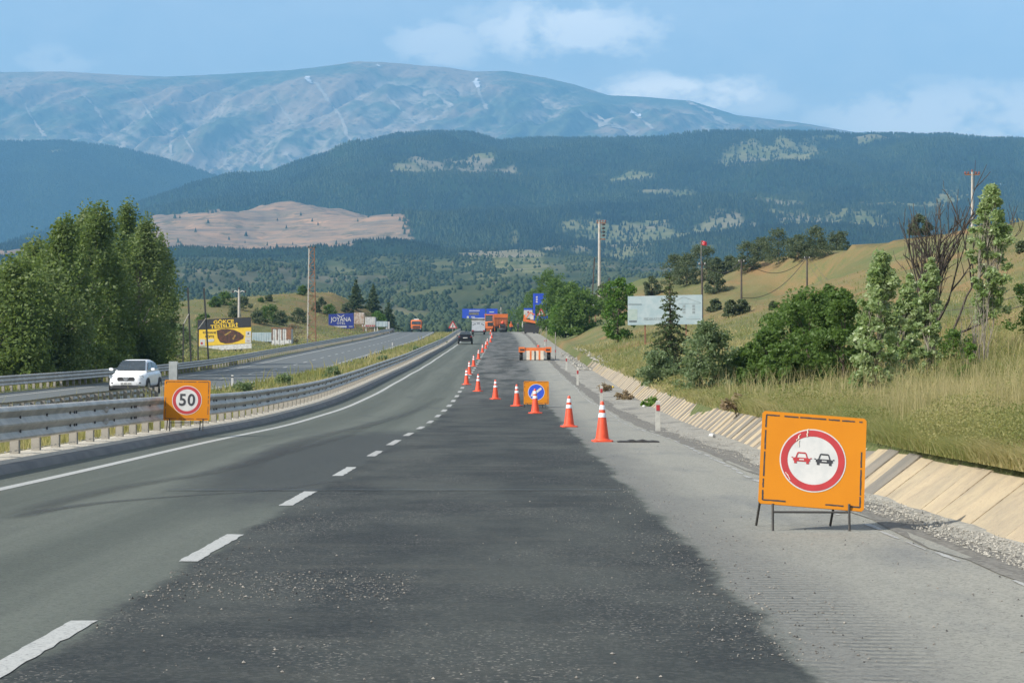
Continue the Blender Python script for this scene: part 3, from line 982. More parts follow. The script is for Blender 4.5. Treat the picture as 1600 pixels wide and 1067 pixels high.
def in_poly(x, y, poly):
    ins = np.zeros(np.shape(x), bool); n = len(poly)
    for i in range(n):
        (x0, y0), (x1, y1) = poly[i], poly[(i + 1) % n]
        c = ((y0 > y) != (y1 > y)) & (x < (x1 - x0) * (y - y0) / (y1 - y0 + 1e-9) + x0)
        ins ^= c
    return ins


clearings = [(955, 372, 95, 20), (1310, 344, 120, 13), (1150, 352, 50, 8), (1180, 240, 60, 9), (1245, 236, 45, 12), (690, 262, 70, 9), (740, 250, 40, 6), (985, 272, 55, 8), (1140, 245, 35, 10), (1410, 314, 60, 8), (1345, 218, 40, 5), (800, 410, 60, 7), (1020, 300, 40, 4), (640, 268, 40, 5), (1480, 300, 40, 5),
             (1560, 228, 60, 4), (1220, 318, 30, 7), (860, 232, 30, 4)]


def cover(a, Y, yt):
    nb = fbm(a / 26, yt / 9, 61, 4)
    clear = np.zeros_like(a)
    for (cx, cy, rx, ry) in clearings:
        q = np.sqrt(((a - cx) / rx) ** 2 + ((yt - cy) / ry) ** 2)
        clear = np.maximum(clear, np.clip((1.25 - q + (nb - .5) * 3.2) * 1.5, 0, 1))
    low = sstep(2750, 2450, Y + (nb - .5) * 600)
    clear = np.maximum(clear, low * np.clip(.30 + 1.1 * (fbm(a / 45, yt / 14, 66, 4) - .36), .18, .85))
    strip_l = (np.abs(yt - (405 - a * .04)) < 6) & (a < 240)
    bare = 0
    for k, (ox, oy) in enumerate([(0, 0), (7, 2), (-7, -2), (4, -3), (-4, 3), (11, 0), (-11, 1)]):
        nk = fbm(a / 15 + k, yt / 6, 62 + k, 3)
        bare = bare + in_poly(a + ox + (nb - .5) * 40 + (nk - .5) * 30, yt + oy + (nb - .5) * 10 + (nk - .5) * 9, quarry) / 7.0
    bare = np.where(strip_l, 1.0, bare) * (Y > 2750)
    return clear, bare


t = NT('hill_ground')
v = t.coord('pos')
n1 = t.noise(v, .012, 6, .62); n2 = t.noise(v, .0035, 5, .6)
fl = t.mix(n1, (.014, .030, .014), (.030, .050, .020))
cl = t.mix(t.ramp(n1, .36, .64), (.215, .205, .095), (.105, .125, .050))
cl = t.mix(t.ramp(n2, .5, .62), cl, (.235, .205, .135))
vq = t.coord('pos', (.25, 1, 5.0)); nq = t.noise(vq, .016, 8, .74)
ba = t.mix(t.ramp(nq, .35, .65), (.40, .245, .14), (.20, .165, .115))
ba = t.mix(t.ramp(t.noise(vq, .03, 4, .6), .58, .7), ba, (.11, .10, .08))
ba = t.mix(t.ramp(t.noise(v, .01, 5, .6), .6, .72), ba, (.52, .30, .16))
hc = t.mix(t.attr('clear'), fl, cl)
ba = t.mix(t.math('MULTIPLY', t.ramp(t.noise(v, .022, 6, .7), .52, .66), .75), ba, (.075, .085, .045))
ba = t.mix(t.math('MULTIPLY', t.ramp(t.noise(t.coord('pos', (.35, .35, 9)), .012, 5, .7), .53, .60), .6), ba, (.13, .105, .08))
hc = t.mix(t.ramp(t.math('ADD', t.attr('bare'), t.math('MULTIPLY_ADD', t.noise(v, .03, 5, .7), .9, -.45)), .35, .65), hc, ba)
m_hill = t.fin(hc, .95, spec=.05)
t = NT('bare_mountain')
v = t.coord('pos')
n1 = t.noise(v, .0011, 8, .66); n2 = t.noise(v, .007, 8, .72)
zz = t.sep(v)[2]
mc = t.mix(t.ramp(n2, .35, .65), (.075, .105, .050), (.135, .150, .085))
mc = t.mix(t.ramp(t.math('ADD', n1, t.math('MULTIPLY_ADD', zz, .00012, -.2)), .46, .62), mc, (.34, .245, .150))
mc = t.mix(t.math('MULTIPLY', t.ramp(t.attr('gully'), .58, .86), t.ramp(n2, .38, .6)), mc, (.46, .38, .28))
mc = t.mix(t.math('MULTIPLY', t.ramp(t.noise(v, .018, 5, .7), .54, .64), .8), mc, (.035, .055, .03))
m_mount = t.fin(mc, .95, spec=.05)
m_scree = M('pale_scree', (.50, .43, .33), (.32, .285, .21), .02, .95, coord='pos')
m_snow = M('old_snow', (.86, .87, .88), (.78, .79, .80), .02, .7, coord='pos')

A_, Y_, X_, Z_, YT_ = far_grid(zA, -500, 2100, 560, 650, 8300, 300)
cl_, ba_ = cover(A_, Y_, YT_)
tag(np_mesh('forest_hill', np.stack([X_, Y_, Z_], -1).reshape(-1, 3), grid_faces(300, 560), m_hill, None, {'clear': ('POINT', cl_.ravel()), 'bare': ('POINT', ba_.ravel())}, True), kind='structure')
A_, Y_, X_, Z_, YT_ = far_grid(zB, -500, 1400, 300, 7600, 10600, 90)
cb = np.clip(1.3 - np.sqrt(((A_ - 88) / 18) ** 2 + ((YT_ - 240) / 4) ** 2), 0, 1)
tag(np_mesh('left_hill', np.stack([X_, Y_, Z_], -1).reshape(-1, 3), grid_faces(90, 300), m_hill, None, {'clear': ('POINT', cb.ravel()), 'bare': ('POINT', 0 * cb.ravel())}, True), kind='structure')
A_, Y_, X_, Z_, YT_ = far_grid(zC, -400, 2000, 1000, 11000, 17600, 300)
gl = (EYE + (CY - YT_) / F * Y_) - Z_
gl = np.clip(gl / 120, -1, 1) * .5 + .5
tag(np_mesh('mountain', np.stack([X_, Y_, Z_], -1).reshape(-1, 3), grid_faces(300, 1000), m_mount, None, {'gully': ('POINT', gl.ravel())}, True), kind='structure')


def hit_far(zf, a, y, Y0, Y1):
    Y = np.linspace(Y0, Y1, 2500)
    z, _ = zf(np.full_like(Y, a), Y)
    zr = EYE + (CY - y) / F * Y
    k = np.argmax(zr < z)
    if not (zr < z).any(): k = int(np.argmin(np.abs(zr - z)))
    return Y[k]


def drape(name, pts, mat, lift=6):
    """pts: (x, y, width) down a slope of the mountain: a sheet of scree or snow that lies on it"""
    pp = smooth_path(pts, max(8, len(pts) * 6))
    V = []
    for i, (x, y, w_) in enumerate(pp):
        x = float(x); y = float(y); w_ = float(w_)
        x += (float(fbm(np.array(i * .7 + x), np.array(y * .1), 71, 3)) - .5) * w_ * 1.2
        Y = hit_far(zC, x, y, 11200, 16200)
        w_ *= .5 + float(fbm(np.array(i * .9), np.array(x), 73, 3))
        for s in (-.5, 0, .5):
            a = x + s * w_
            zz_, _ = zC(np.array([a]), np.array([Y]))
            V.append(((a - 800) / F * Y, Y, float(zz_[0]) + lift))
    return tag(np_mesh(name, np.array(V), grid_faces(len(pp), 3), mat, None, smooth=True), kind='structure')


for pts in [[(38, 163, 2), (50, 185, 4), (70, 215, 7)], [(122, 142, 3), (145, 165, 9), (165, 195, 4), (186, 224, 3)], [(225, 165, 3), (245, 195, 3), (265, 215, 5), (268, 245, 4)], [(195, 135, 2), (235, 170, 3), (280, 205, 3), (302, 240, 3)],
            [(492, 130, 5), (515, 160, 7), (533, 185, 5), (548, 225, 7)], [(425, 148, 2), (445, 178, 4), (460, 195, 3)], [(605, 150, 5), (630, 178, 5), (655, 198, 6)], [(678, 145, 4), (706, 168, 8)],
            [(746, 136, 3), (752, 155, 6), (760, 172, 7)], [(912, 180, 10), (950, 195, 26), (985, 207, 30)], [(1075, 160, 10), (1105, 175, 18), (1135, 195, 14)], [(985, 170, 3), (1005, 190, 5), (1020, 203, 5)],
            [(345, 235, 4), (355, 260, 8), (365, 272, 6)], [(440, 235, 5), (455, 252, 12), (470, 262, 6)], [(395, 235, 2), (410, 265, 5)]]:
    drape('scree', pts, m_scree)
for pts in [[(481, 121, 6), (482, 126, 9), (483, 131, 6)], [(744, 124, 4), (745, 131, 9), (747, 138, 6)], [(987, 174, 3), (993, 180, 9), (999, 184, 5)], [(590, 103, 4), (592, 105, 6)]]:
    drape('snow_patch', pts, m_snow, 9)

# ---- forest on the far hills: cone shaped trees, one mass


def far_trees(name, zf, n, a0, a1, rows, accept, hmin, hmax, mat, ratio=.26, round_=False):
    a = rng.uniform(a0, a1, n); k = rng.uniform(0, len(rows) - 1.001, n)
    i = k.astype(int); rows = np.array(rows, float)
    Y = rows[i] + (rows[i + 1] - rows[i]) * (k - i)
    z, yt = zf(a, Y)
    keep = accept(a, Y, yt)
    a, Y, z = a[keep], Y[keep], z[keep]; n = len(a)
    X = (a - 800) / F * Y
    h = rng.uniform(hmin, hmax, n) * (1 if round_ else sstep(1500, 4600, Y)); r = h * ratio * rng.uniform(.7, 1.3, n)
    th = rng.uniform(0, 6.28, n)
    m = 5
    vs = []
    levels = [(0, 1.0), (1, .02)] if not round_ else [(-.05, .75), (.45, 1.05), (1, .25)]
    for (lz, lr) in levels:
        for j in range(m):
            an = th + 2 * math.pi * j / m
            q = rng.uniform(.7, 1.25, n)
            vs.append(np.stack([X + np.cos(an) * r * lr * q, Y + np.sin(an) * r * lr * q, z + h * lz], -1))
    V = np.stack(vs, 1).reshape(-1, 3)
    nl = len(levels); fl = []
    for l in range(nl - 1):
        for j in range(m):
            q = (j + 1) % m
            fl.append((l * m + j, l * m + q, (l + 1) * m + q, (l + 1) * m + j))
    if round_: pass
    fl = np.array(fl)
    Ff = (fl[None] + np.arange(n)[:, None, None] * (nl * m)).reshape(-1, 4)
    tint = np.clip(rng.random(n) * .55 + 1.5 * (fbm(a / 60, Y / 420, 91, 4) - .42), 0, 1)
    o = np_mesh(name, V, Ff, mat, None, {'tint': ('FACE', np.repeat(tint, len(fl)))}, smooth=True)
    return tag(o, kind='stuff')


def acc_forest(a, Y, yt):
    c, b = cover(a, Y, yt)
    p = (1 - .74 * c) * (1 - .992 * b)
    p = np.where(Y < 2750, .06, p)
    return rng.random(len(a)) < p


def acc_scrub(a, Y, yt):
    d = fbm(a / 30, yt / 10, 95, 4)
    c, b = cover(a, Y, yt)
    return (rng.random(len(a)) < np.clip((d - .40) * 5, .06, .9)) & (b < .5)


far_trees('forest', zA, 125000, -120, 1720, [2600, 3300, 3800, 4300, 4800, 5400, 6000, 6500, 7050], acc_forest, 6, 13, m_forest, .30)
far_trees('left_forest', zB, 52000, -120, 480, [7700, 8000, 8300, 8600, 9050, 9500], lambda a, Y, yt: rng.random(len(a)) > .9 * np.clip(1.3 - np.sqrt(((a - 88) / 18) ** 2 + ((yt - 240) / 4) ** 2), 0, 1), 8, 13, m_forest, .3)
far_trees('hill_scrub', zA, 48000, -120, 1720, [950, 1250, 1500, 1850, 2200, 2700], acc_scrub, 1.6, 4.2, m_scrub, .62, True)

# ------------------------------------------------------------------ haze
hz = MB().box(-6000, 6000, -40, 17900, -40, 2560).build('haze', None, None)
tag(hz, kind='stuff')
t = NT('haze_air')
t.n.remove(t.b)
pv = t.n.new('ShaderNodeVolumePrincipled')
pv.inputs['Color'].default_value = (.24, .60, 1.0, 1)
pv.inputs['Density'].default_value = 9.4e-5
pv.inputs['Anisotropy'].default_value = 0.0
t.l.new(pv.outputs[0], t.out.inputs['Volume'])
hz.data.materials.append(t.mat)
hz.display_type = 'WIRE'

# ------------------------------------------------------------------ grass


def grass(name, XY, Z, h, tint, wid=.012, lean=.25, mat=None, cat='grass'):
    n = len(XY)
    an = rng.uniform(0, 6.28, n); la = rng.uniform(0, 6.28, n); ll = h * rng.uniform(0, lean * 2, n)
    w = wid
    dx, dy = np.cos(an) * w, np.sin(an) * w
    mx, my = np.cos(la) * ll, np.sin(la) * ll
    b0 = np.stack([XY[:, 0] - dx, XY[:, 1] - dy, Z - .03], -1); b1 = np.stack([XY[:, 0] + dx, XY[:, 1] + dy, Z - .03], -1)
    m0 = np.stack([XY[:, 0] + mx * .35 + dx * .7, XY[:, 1] + my * .35 + dy * .7, Z + h * .6], -1)
    m1 = np.stack([XY[:, 0] + mx * .35 - dx * .7, XY[:, 1] + my * .35 - dy * .7, Z + h * .6], -1)
    tp = np.stack([XY[:, 0] + mx, XY[:, 1] + my, Z + h], -1)
    V = np.stack([b0, b1, m0, m1, tp], 1).reshape(-1, 3)
    i = np.arange(n)[:, None] * 5
    T = np.concatenate([i + np.array([[0, 1, 2]]), i + np.array([[0, 2, 3]]), i + np.array([[3, 2, 4]])], 1).reshape(-1, 3)
    o = np_mesh(name, V, T, mat or m_blade, None, {'tint': ('FACE', np.repeat(tint, 3))})
    o['kind'] = 'stuff'
    return o


def field(n, v0, v1, ufun, powr=1.0):
    v = (rng.uniform((1 / v1) ** powr, (1 / v0) ** powr, n)) ** (-1 / powr)
    return ufun(v, n), v


# right bank
N = 190000
vv = 1 / rng.uniform(1 / 190, 1 / 16, N)
uu_ = UW(vv) + .46 + np.abs(rng.gamma(1.05, 4.2, N)) * np.clip(vv / 45, .45, 2.2)
XX = XD(vv) + uu_
ok = (XX / vv < .30)
XX, vv = XX[ok], vv[ok]
dens = fbm(XX * .5, vv * .35, 14, 4)
ok = rng.random(len(XX)) < np.clip(dens * 2.2 - .35, .1, 1)
XX, vv, dens = XX[ok], vv[ok], dens[ok]
tn = np.clip(fbm(XX * .22, vv * .13, 15, 4) * 2.4 - .75 + rng.normal(0, .2, len(XX)), 0, 1)
hh = (.06 + .50 * fbm(XX * .45, vv * .3, 16, 4) ** 2.2 + rng.uniform(0, .15, len(XX))) * np.clip(.55 + (XX - XD(vv) - UW(vv)) * .4, .55, 1.15)
bank = grass('bank_grass', np.stack([XX, vv], -1), ground(XX, vv), hh, tn, np.clip(vv * .00024, .005, .026), .95)
# low leafy weeds and small yellow flowers between the blades
N = 300000
vw = 1 / rng.uniform(1 / 130, 1 / 16, N)
XW = XD(vw) + UW(vw) + .45 + np.abs(rng.gamma(1.1, 3.8, N)) * np.clip(vw / 45, .45, 2.2)
dw = fbm(XW * .8, vw * .55, 44, 4)
ok = (XW / vw < .29) & (rng.random(N) < np.clip(dw * 3.4 - 1.2, .04, 1)); XW, vw, dw = XW[ok], vw[ok], dw[ok]
zw = ground(XW, vw) + rng.random(len(XW)) ** .7 * (.08 + .75 * np.clip(dw - .38, 0, 1) * 1.6)
q = rng.normal(0, 1, (len(XW), 3)); q2 = rng.normal(0, 1, (len(XW), 3)); q /= np.linalg.norm(q, axis=1)[:, None]; q2 = np.cross(q, q2); q2 /= np.linalg.norm(q2, axis=1)[:, None]
sw_ = np.clip(vw * .00055, .012, .05)[:, None] * rng.uniform(.6, 1.4, (len(XW), 1)); C_ = np.stack([XW, vw, zw], -1)
Vw = np.stack([C_ - q * sw_, C_ + q2 * sw_ * .5, C_ + q * sw_, C_ - q2 * sw_ * .5], 1).reshape(-1, 3)
tw = np.clip(fbm(XW * .3, vw * .2, 46, 4) * 2.2 - .7 + rng.normal(0, .2, len(XW)), 0, 1)
tag(np_mesh('bank_weeds', Vw, np.arange(len(XW) * 4).reshape(-1, 4), leafmat('weed_leaves', (.125, .165, .045), (.34, .31, .13), .5), None, {'tint': ('FACE', tw)}), kind='stuff')
# dry stalks standing over it
N = 9000
vv = 1 / rng.uniform(1 / 120, 1 / 17, N); XX = XD(vv) + UW(vv) + 1 + np.abs(rng.gamma(1.2, 4, N)) * np.clip(vv / 45, .5, 2)
ok = (XX / vv < .29) & (fbm(XX * .4, vv * .3, 19, 3) > .48); XX, vv = XX[ok], vv[ok]
grass('dry_stalks', np.stack([XX, vv], -1), ground(XX, vv), rng.uniform(.5, 1.05, len(XX)), rng.uniform(.75, 1, len(XX)), np.clip(vv * .00013, .003, .012), .3)
# hill beyond, tufts only
N = 34000
vv = rng.uniform(110, 330, N); XX = rng.uniform(8, 90, N)
ok = (XX / vv < .28) & (vv < 120 + rng.uniform(0, 90, N)) & (XX > XD(vv) + UW(vv) + 2) & (fbm(XX * .15, vv * .08, 23, 4) > .45); XX, vv = XX[ok], vv[ok]
tn = np.clip(fbm(XX * .07, vv * .04, 24, 4) * 2.6 - .7 + rng.normal(0, .15, len(XX)), 0, 1)
grass('hill_grass', np.stack([XX, vv], -1), ground(XX, vv), rng.uniform(.10, .26, len(XX)), tn, np.clip(vv * .0004, .03, .12), .8)
# median
N = 75000
vv = 1 / rng.uniform(1 / 420, 1 / 22, N)
xa = XD(vv) - 5.6; xb = XO(vv) + 4.3
tt = rng.beta(1.1, 1.1, N); XX = xa + (xb - xa) * tt
dens = fbm(XX * .5, vv * .25, 25, 4); ok = rng.random(N) < np.clip(dens * 2.6 - .6, .1, 1); XX, vv, dens = XX[ok], vv[ok], dens[ok]
tn = np.clip(fbm(XX * .3, vv * .12, 26, 4) * 2.2 - .75 + rng.normal(0, .18, len(XX)), 0, 1)
hh = .12 + .5 * dens ** 1.8 + rng.uniform(0, .15, len(XX)) + (rng.random(len(XX)) < .02) * rng.uniform(.3, .7, len(XX))
grass('median_grass', np.stack([XX, vv], -1), ground(XX, vv), hh, tn, np.clip(vv * .0003, .008, .05), .3)
# verge beyond the far rail
N = 60000
vv = 1 / rng.uniform(1 / 480, 1 / 80, N)
XX = XO(vv) - 5.5 - np.abs(rng.gamma(1.2, 5, N)) * np.clip(vv / 150, .6, 2.5)
ok = rng.random(N) < np.clip(fbm(XX * .4, vv * .15, 27, 4) * 2.6 - .6, .1, 1); XX, vv = XX[ok], vv[ok]
tn = np.clip(fbm(XX * .15, vv * .06, 28, 4) * 2.2 - .85 + rng.normal(0, .15, len(XX)), 0, 1)
grass('verge_grass', np.stack([XX, vv], -1), ground(XX, vv), rng.uniform(.08, .32, len(XX)), tn, np.clip(vv * .0003, .02, .1), .5)

# ------------------------------------------------------------------ trees and shrubs


def leaf_cloud(name, C, size, mat, parent, tint, up=.4, aspect=.55):
    """C (n,3) leaf centres"""
    n = len(C)
    a = rng.normal(0, 1, (n, 3)); a[:, 2] *= .7; a /= np.linalg.norm(a, axis=1)[:, None]
    nrm = rng.normal(0, 1, (n, 3)); nrm[:, 2] += up
    b = np.cross(nrm, a); b /= np.linalg.norm(b, axis=1)[:, None] + 1e-9
    s = size * rng.uniform(.6, 1.35, n)[:, None]
    V = np.stack([C - a * s, C + b * s * aspect - a * s * .1, C + a * s, C - b * s * aspect - a * s * .1], 1).reshape(-1, 3)
    Ff = np.arange(n * 4).reshape(-1, 4)
    return np_mesh(name, V, Ff, mat, parent, {'tint': ('FACE', tint)})


def crown_points(n_cl, per, rx, rz, z0, z1, lump=.22, shape='round', seed=0):
    """cluster centres inside an uneven crown, then leaves about them"""
    cs = []
    ph = rng.uniform(0, 6.28, 4)
    while len(cs) < n_cl:
        t_ = rng.random()
        if shape == 'round': prof = math.sqrt(max(0, 1 - (2 * t_ - 1) ** 2)) ** .8
        elif shape == 'tall': prof = (1 - abs(2 * t_ - .75) ** 2.2 * .55) * (1 if t_ < .8 else math.sqrt(max(.02, (1 - t_) / .2)))
        elif shape == 'bush': prof = math.sqrt(max(0.02, 1 - t_ ** 2.2))
        elif shape == 'poplar': prof = (math.sin(math.pi * (t_ * .88 + .12)) ** .6) * (1 - .35 * t_)
        else: prof = max(.05, 1 - t_)
        th = rng.uniform(0, 6.28)
        lob = 1 + .22 * math.sin(3 * th + ph[0] + 5 * t_) + .15 * math.sin(5 * th + ph[1] - 7 * t_)
        r = math.sqrt(rng.uniform(.12, 1)) * prof * lob * rx
        cs.append((r * math.cos(th), r * math.sin(th), z0 + (z1 - z0) * t_ + rng.normal(0, .02) * (z1 - z0)))
    cs = np.array(cs)
    rad = rx * lump * rng.uniform(.6, 1.4, n_cl)
    k = rng.integers(0, n_cl, n_cl * per)
    g = rng.normal(0, 1, (len(k), 3)); g /= np.linalg.norm(g, axis=1)[:, None]
    g *= rng.random(len(k))[:, None] ** .45
    L = cs[k] + g * rad[k][:, None] * np.array([1, 1, 1.9 if shape == 'tall' else .8])
    tint = np.clip(rng.random(n_cl)[k] * .5 + rng.random(len(k)) * .5, 0, 1)
    return cs, L, tint


def tree(name, label, cat, loc, h, rx, mat, bark, n_cl=60, per=120, leaf=.09, z0=.18, shape='round', lump=.24, trunk_r=None, limbs=10, lean=(0, 0), group=None, stems=1, rz=0):
    root = thing(name, label, cat, loc, rng.uniform(0, 6.28) if lean == (0, 0) else rz, group)
    cs, L, tint = crown_points(n_cl, per, rx, h, h * z0, h * .97, lump, shape)
    for A in (cs, L):
        q = A[:, 2] / h
        A[:, 0] += lean[0] * q ** 1.6; A[:, 1] += lean[1] * q ** 1.6
    L = L[L[:, 2] > .03]; tint = tint[:len(L)]
    tr = trunk_r or h * .018
    mb = MB()
    for s_ in range(stems):
        ox, oy = (0, 0) if stems == 1 else (rng.normal(0, rx * .18), rng.normal(0, rx * .18))
        top = h * (.86 if stems == 1 else rng.uniform(.55, .85))
        k = 6
        pts = [(ox * min(i, 1) * (1 + .8 * i / k) + lean[0] * (i / k * top / h) ** 1.6 + rng.normal(0, .012 * h) * (i > 0), oy * min(i, 1) * (1 + .8 * i / k) + lean[1] * (i / k * top / h) ** 1.6 + rng.normal(0, .012 * h) * (i > 0), -.15 + (top + .15) * i / k) for i in range(k + 1)]
        mb.tube(pts, tr * (1 if stems == 1 else .6), 6, tr * .18)
        for c in cs[rng.permutation(len(cs))[:limbs]]:
            zb = max(.12 * h, c[2] * rng.uniform(.45, .75))
            f = min(zb / top, .95); i = min(int(f * k), k - 1); g = f * k - i
            b = Vector(pts[i]).lerp(Vector(pts[i + 1]), g)
            m = b.lerp(Vector(c), .5) + Vector((0, 0, .06 * h))
            mb.tube([b, m, c], tr * .38, 5, tr * .08, cap=False)
    mb.build('trunk', bark, root)
    leaf_cloud('crown', L, leaf, mat, root, tint)
    return root


def at(x, d, lift=0.0):
    X = (x - 800) / F * d
    return (X, d, gz(X, d) + lift)


# the grove on the left, seven trees leaning a little with the wind
grove = [(4, 425, 2.6, 'leftmost tree of the leafy grove, low and cut by the picture edge'), (40, 392, 2.5, 'second tree from the left in the leafy grove, lower than the middle'),
         (84, 362, 2.6, 'tree on the left shoulder of the leafy grove behind the far guard rail'), (122, 338, 2.3, 'tree with a tip just left of the highest one in the leafy grove'), (146, 324, 2.2, 'tall tree with the highest tip in the leafy grove'),
         (188, 331, 2.5, 'tall bushy tree right of the highest tip in the grove, behind the white car'), (218, 352, 2.3, 'tall tree near the right side of the leafy grove'),
         (240, 384, 2.2, 'rightmost tree of the leafy grove, nearest the black bare poles'), (62, 440, 2.4, 'lower tree in front at the left of the leafy grove'), (168, 425, 2.3, 'lower tree in front of the middle of the leafy grove')]
for k, (x, yt_, r_, lab) in enumerate(grove):
    d = (28.4 + (2.6 if k % 2 else 0) - (1.0 if k > 7 else 0)) * F / (800 - x)
    X, d, z = at(x - 4, d)
    h = EYE + (CY - yt_) / F * d - z
    tree('leafy_tree', lab, 'tree', (X, d, z), h, r_ * 1.2, m_leaf_grove2 if k in (1, 3, 6, 8) else m_leaf_grove, m_bark_pale, 120, 135, .125, .03, 'tall', .24, .15, 18, (r_ * .3, 0), 'trees of the grove on the left')
for (x, w_, h, lab) in [(20, 27.4, 2.2, 'low green shrub at the foot of the grove by the picture edge'), (80, 27.4, 1.9, 'low green shrub under the grove left of the white car'), (150, 27.6, 2.2, 'low dark green shrub behind the white car'), (232, 27.8, 2.4, 'dark shrub at the right foot of the leafy grove')]:
    d = w_ * F / (800 - x)
    tree('shrub', lab, 'shrub', at(x, d), h, 1.9, m_leaf_grove, m_bark, 40, 90, .11, .03, 'bush', .3, .05, 6, group='shrubs under the grove')
tree('willow_shrub', 'loose pale green shrub between the grove and the yellow billboard', 'shrub', at(279, 190), 3.3, 1.6, m_leaf_shrub, m_bark_pale, 50, 70, .09, .03, 'bush', .3, .04, 8, stems=3)

# mound on the left: shrubs and conifers
mound = [(335, 475, 12, 'olive bush on the left slope of the mound behind the tall bare poles'), (352, 470, 16, 'round olive bush left of the three armed concrete pole'), (380, 478, 17, 'dark bush touching the right of the three armed pole'),
         (365, 490, 14, 'grey green bush low on the mound above the yellow billboard'), (404, 498, 17, 'green bush right of the yellow billboard, leftmost of the row'), (422, 494, 22, 'largest green bush at the foot of the mound, mid row'),
         (440, 500, 17, 'bush at the foot of the mound right of the largest one'), (466, 497, 17, 'bush at the foot of the mound just left of the lattice pole'), (474, 456, 11, 'small green bush on the top of the mound left of the lattice pole'),
         (502, 472, 8, 'small bush on the mound right of the lattice pole top half'), (495, 482, 12, 'dark low bush right behind the lattice pole'), (514, 488, 14, 'green bush above the left end of the blue hotel billboard'),
         (542, 484, 13, 'green bush on the mound above the right end of the blue hotel billboard'), (420, 468, 8, 'tiny bush in the middle of the dry mound'), (320, 505, 18, 'grey green bush behind the two black poles'), (408, 470, 6, 'smallest tuft bush on the upper slope of the mound')]
for (x, yb, hp, lab) in mound:
    X, d, z = hit(x, yb + hp * .45, 200, 470)
    h = hp * 1.25 * d / F
    tree('mound_bush', lab, 'bush', (X, d, z), h, h * .62, m_leaf_olive if rng.random() < .6 else m_leaf_deep, m_bark, 34, 60, .14, .02, 'bush', .36, .05, 4, group='bushes on the mound')
X, d, z = hit(456, 454, 300, 470)
tree('bare_bush', 'brown leafless bush on the crest of the mound', 'bush', (X, d, z), 2.9, 1.5, m_leaf_dry, m_bark_dead, 30, 40, .10, .1, 'round', .3, .05, 14)


def conifer(name, label, loc, h, r_, mat, tiers=16, per=10, needle=.16, cat='conifer', dens=26, droop=.25, group=None, open_=0.0):
    root = thing(name, label, cat, loc, rng.uniform(0, 6), group)
    mb = MB(); mb.tube([(0, 0, -.2), (0.01 * h, 0, h * .5), (0, 0, h)], h * .02, 6, h * .003)
    Cs = []; tn = []
    for i in range(tiers):
        f = i / (tiers - 1); zc = h * (.06 + .91 * f); R_ = r_ * (1 - f) ** .85 * rng.uniform(.75, 1.15) + .04 * r_
        nb = max(4, int(per * (1 - .6 * f)))
        for j in range(nb):
            th = 2 * math.pi * (j + rng.random() * .8) / nb; L = R_ * rng.uniform(.65, 1.15)
            tip = Vector((math.cos(th) * L, math.sin(th) * L, zc - droop * L + rng.normal(0, .03 * h)))
            b = Vector((0, 0, zc + .02 * h))
            m = b.lerp(tip, .55) + Vector((0, 0, .05 * L))
            mb.tube([b, m, tip], h * .004, 4, h * .001, cap=False)
            n = max(6, int(dens * L / r_ * 2))
            q = rng.random(n) ** .8
            pts = np.array([list(b.lerp(m, min(1, x * 2)) if x < .5 else m.lerp(tip, x * 2 - 1)) for x in q])
            pts += rng.normal(0, 1, (n, 3)) * np.array([.07, .07, .035]) * r_ * (1.15 - q[:, None])
            Cs.append(pts); tn.append(np.clip(rng.random(n) * .6 + .35 * q, 0, 1))
    mb.build('trunk', m_bark, root)
    leaf_cloud('crown', np.concatenate(Cs), needle, mat, root, np.concatenate(tn), .8, .32)
    return root


for (x, yb, hp, rp, lab) in [(556, 487, 46, 17, 'left dark pine above the white tanks, open layered branches'), (583, 499, 46, 17, 'middle dark pine of the three at the end of the mound'), (607, 512, 42, 18, 'right dark pine sloping down to the road at the end of the mound')]:
    d = 430 + (x - 556) * .6
    X = (x - 800) / F * d
    conifer('pine_tree', lab, (X, d, gz(X, d)), hp * d / F * 1.0, rp * d / F, m_leaf_fir, 13, 11, .34, dens=30, droop=.05, group='pines at the end of the mound')
tree('bright_bush', 'bright green bush in front of the pines above the white tanks', 'bush', at(590, 425), 3.4, 2.2, m_leaf_bright, m_bark, 30, 50, .2, .03, 'bush', .35, .06, 5)

# right side: the clump beyond the work site
clump = [(859, 362, 9.6, 3.0, m_leaf_deep, 'dark tree at the left end of the roadside clump, beside the blue pylon sign'), (872, 282, 7.4, 3.0, m_leaf_deep, 'broad dark green tree in the middle of the roadside clump'),
         (893, 262, 6.0, 2.6, m_leaf_deep, 'dark green tree in the clump just left of the torn white board'), (906, 232, 4.6, 2.6, m_leaf_deep, 'low broad tree at the near right end of the roadside clump'), (884, 246, 3.8, 2.3, m_leaf_bright, 'low light green tree in front of the roadside clump')]
for (x, d, h, r_, mm, lab) in clump:
    tree('roadside_tree', lab, 'tree', at(x, d), h, r_, mm, m_bark, 70, 95, .17, .06, 'round', .3, .11, 10, group='trees of the roadside clump')
tree('small_bush', 'small light green bush at the foot of the clump by the blue plate sign', 'bush', at(866, 300), 2.2, 1.2, m_leaf_bright, m_bark, 20, 50, .12, .03, 'bush', .35, .04, 4)
for (x, d, h, r_, lab) in [(826, 455, 8.4, 3.4, 'far tree beyond the work site, left of the hillside clump'), (811, 470, 6.0, 3.0, 'farthest low tree beyond the work site'), (840, 440, 9.5, 3.0, 'far tree behind the white and blue notice board')]:
    tree('far_tree', lab, 'tree', at(x, d), h, r_, m_leaf_deep, m_bark, 40, 60, .22, .05, 'round', .32, .1, 5, group='far trees beyond the work site')
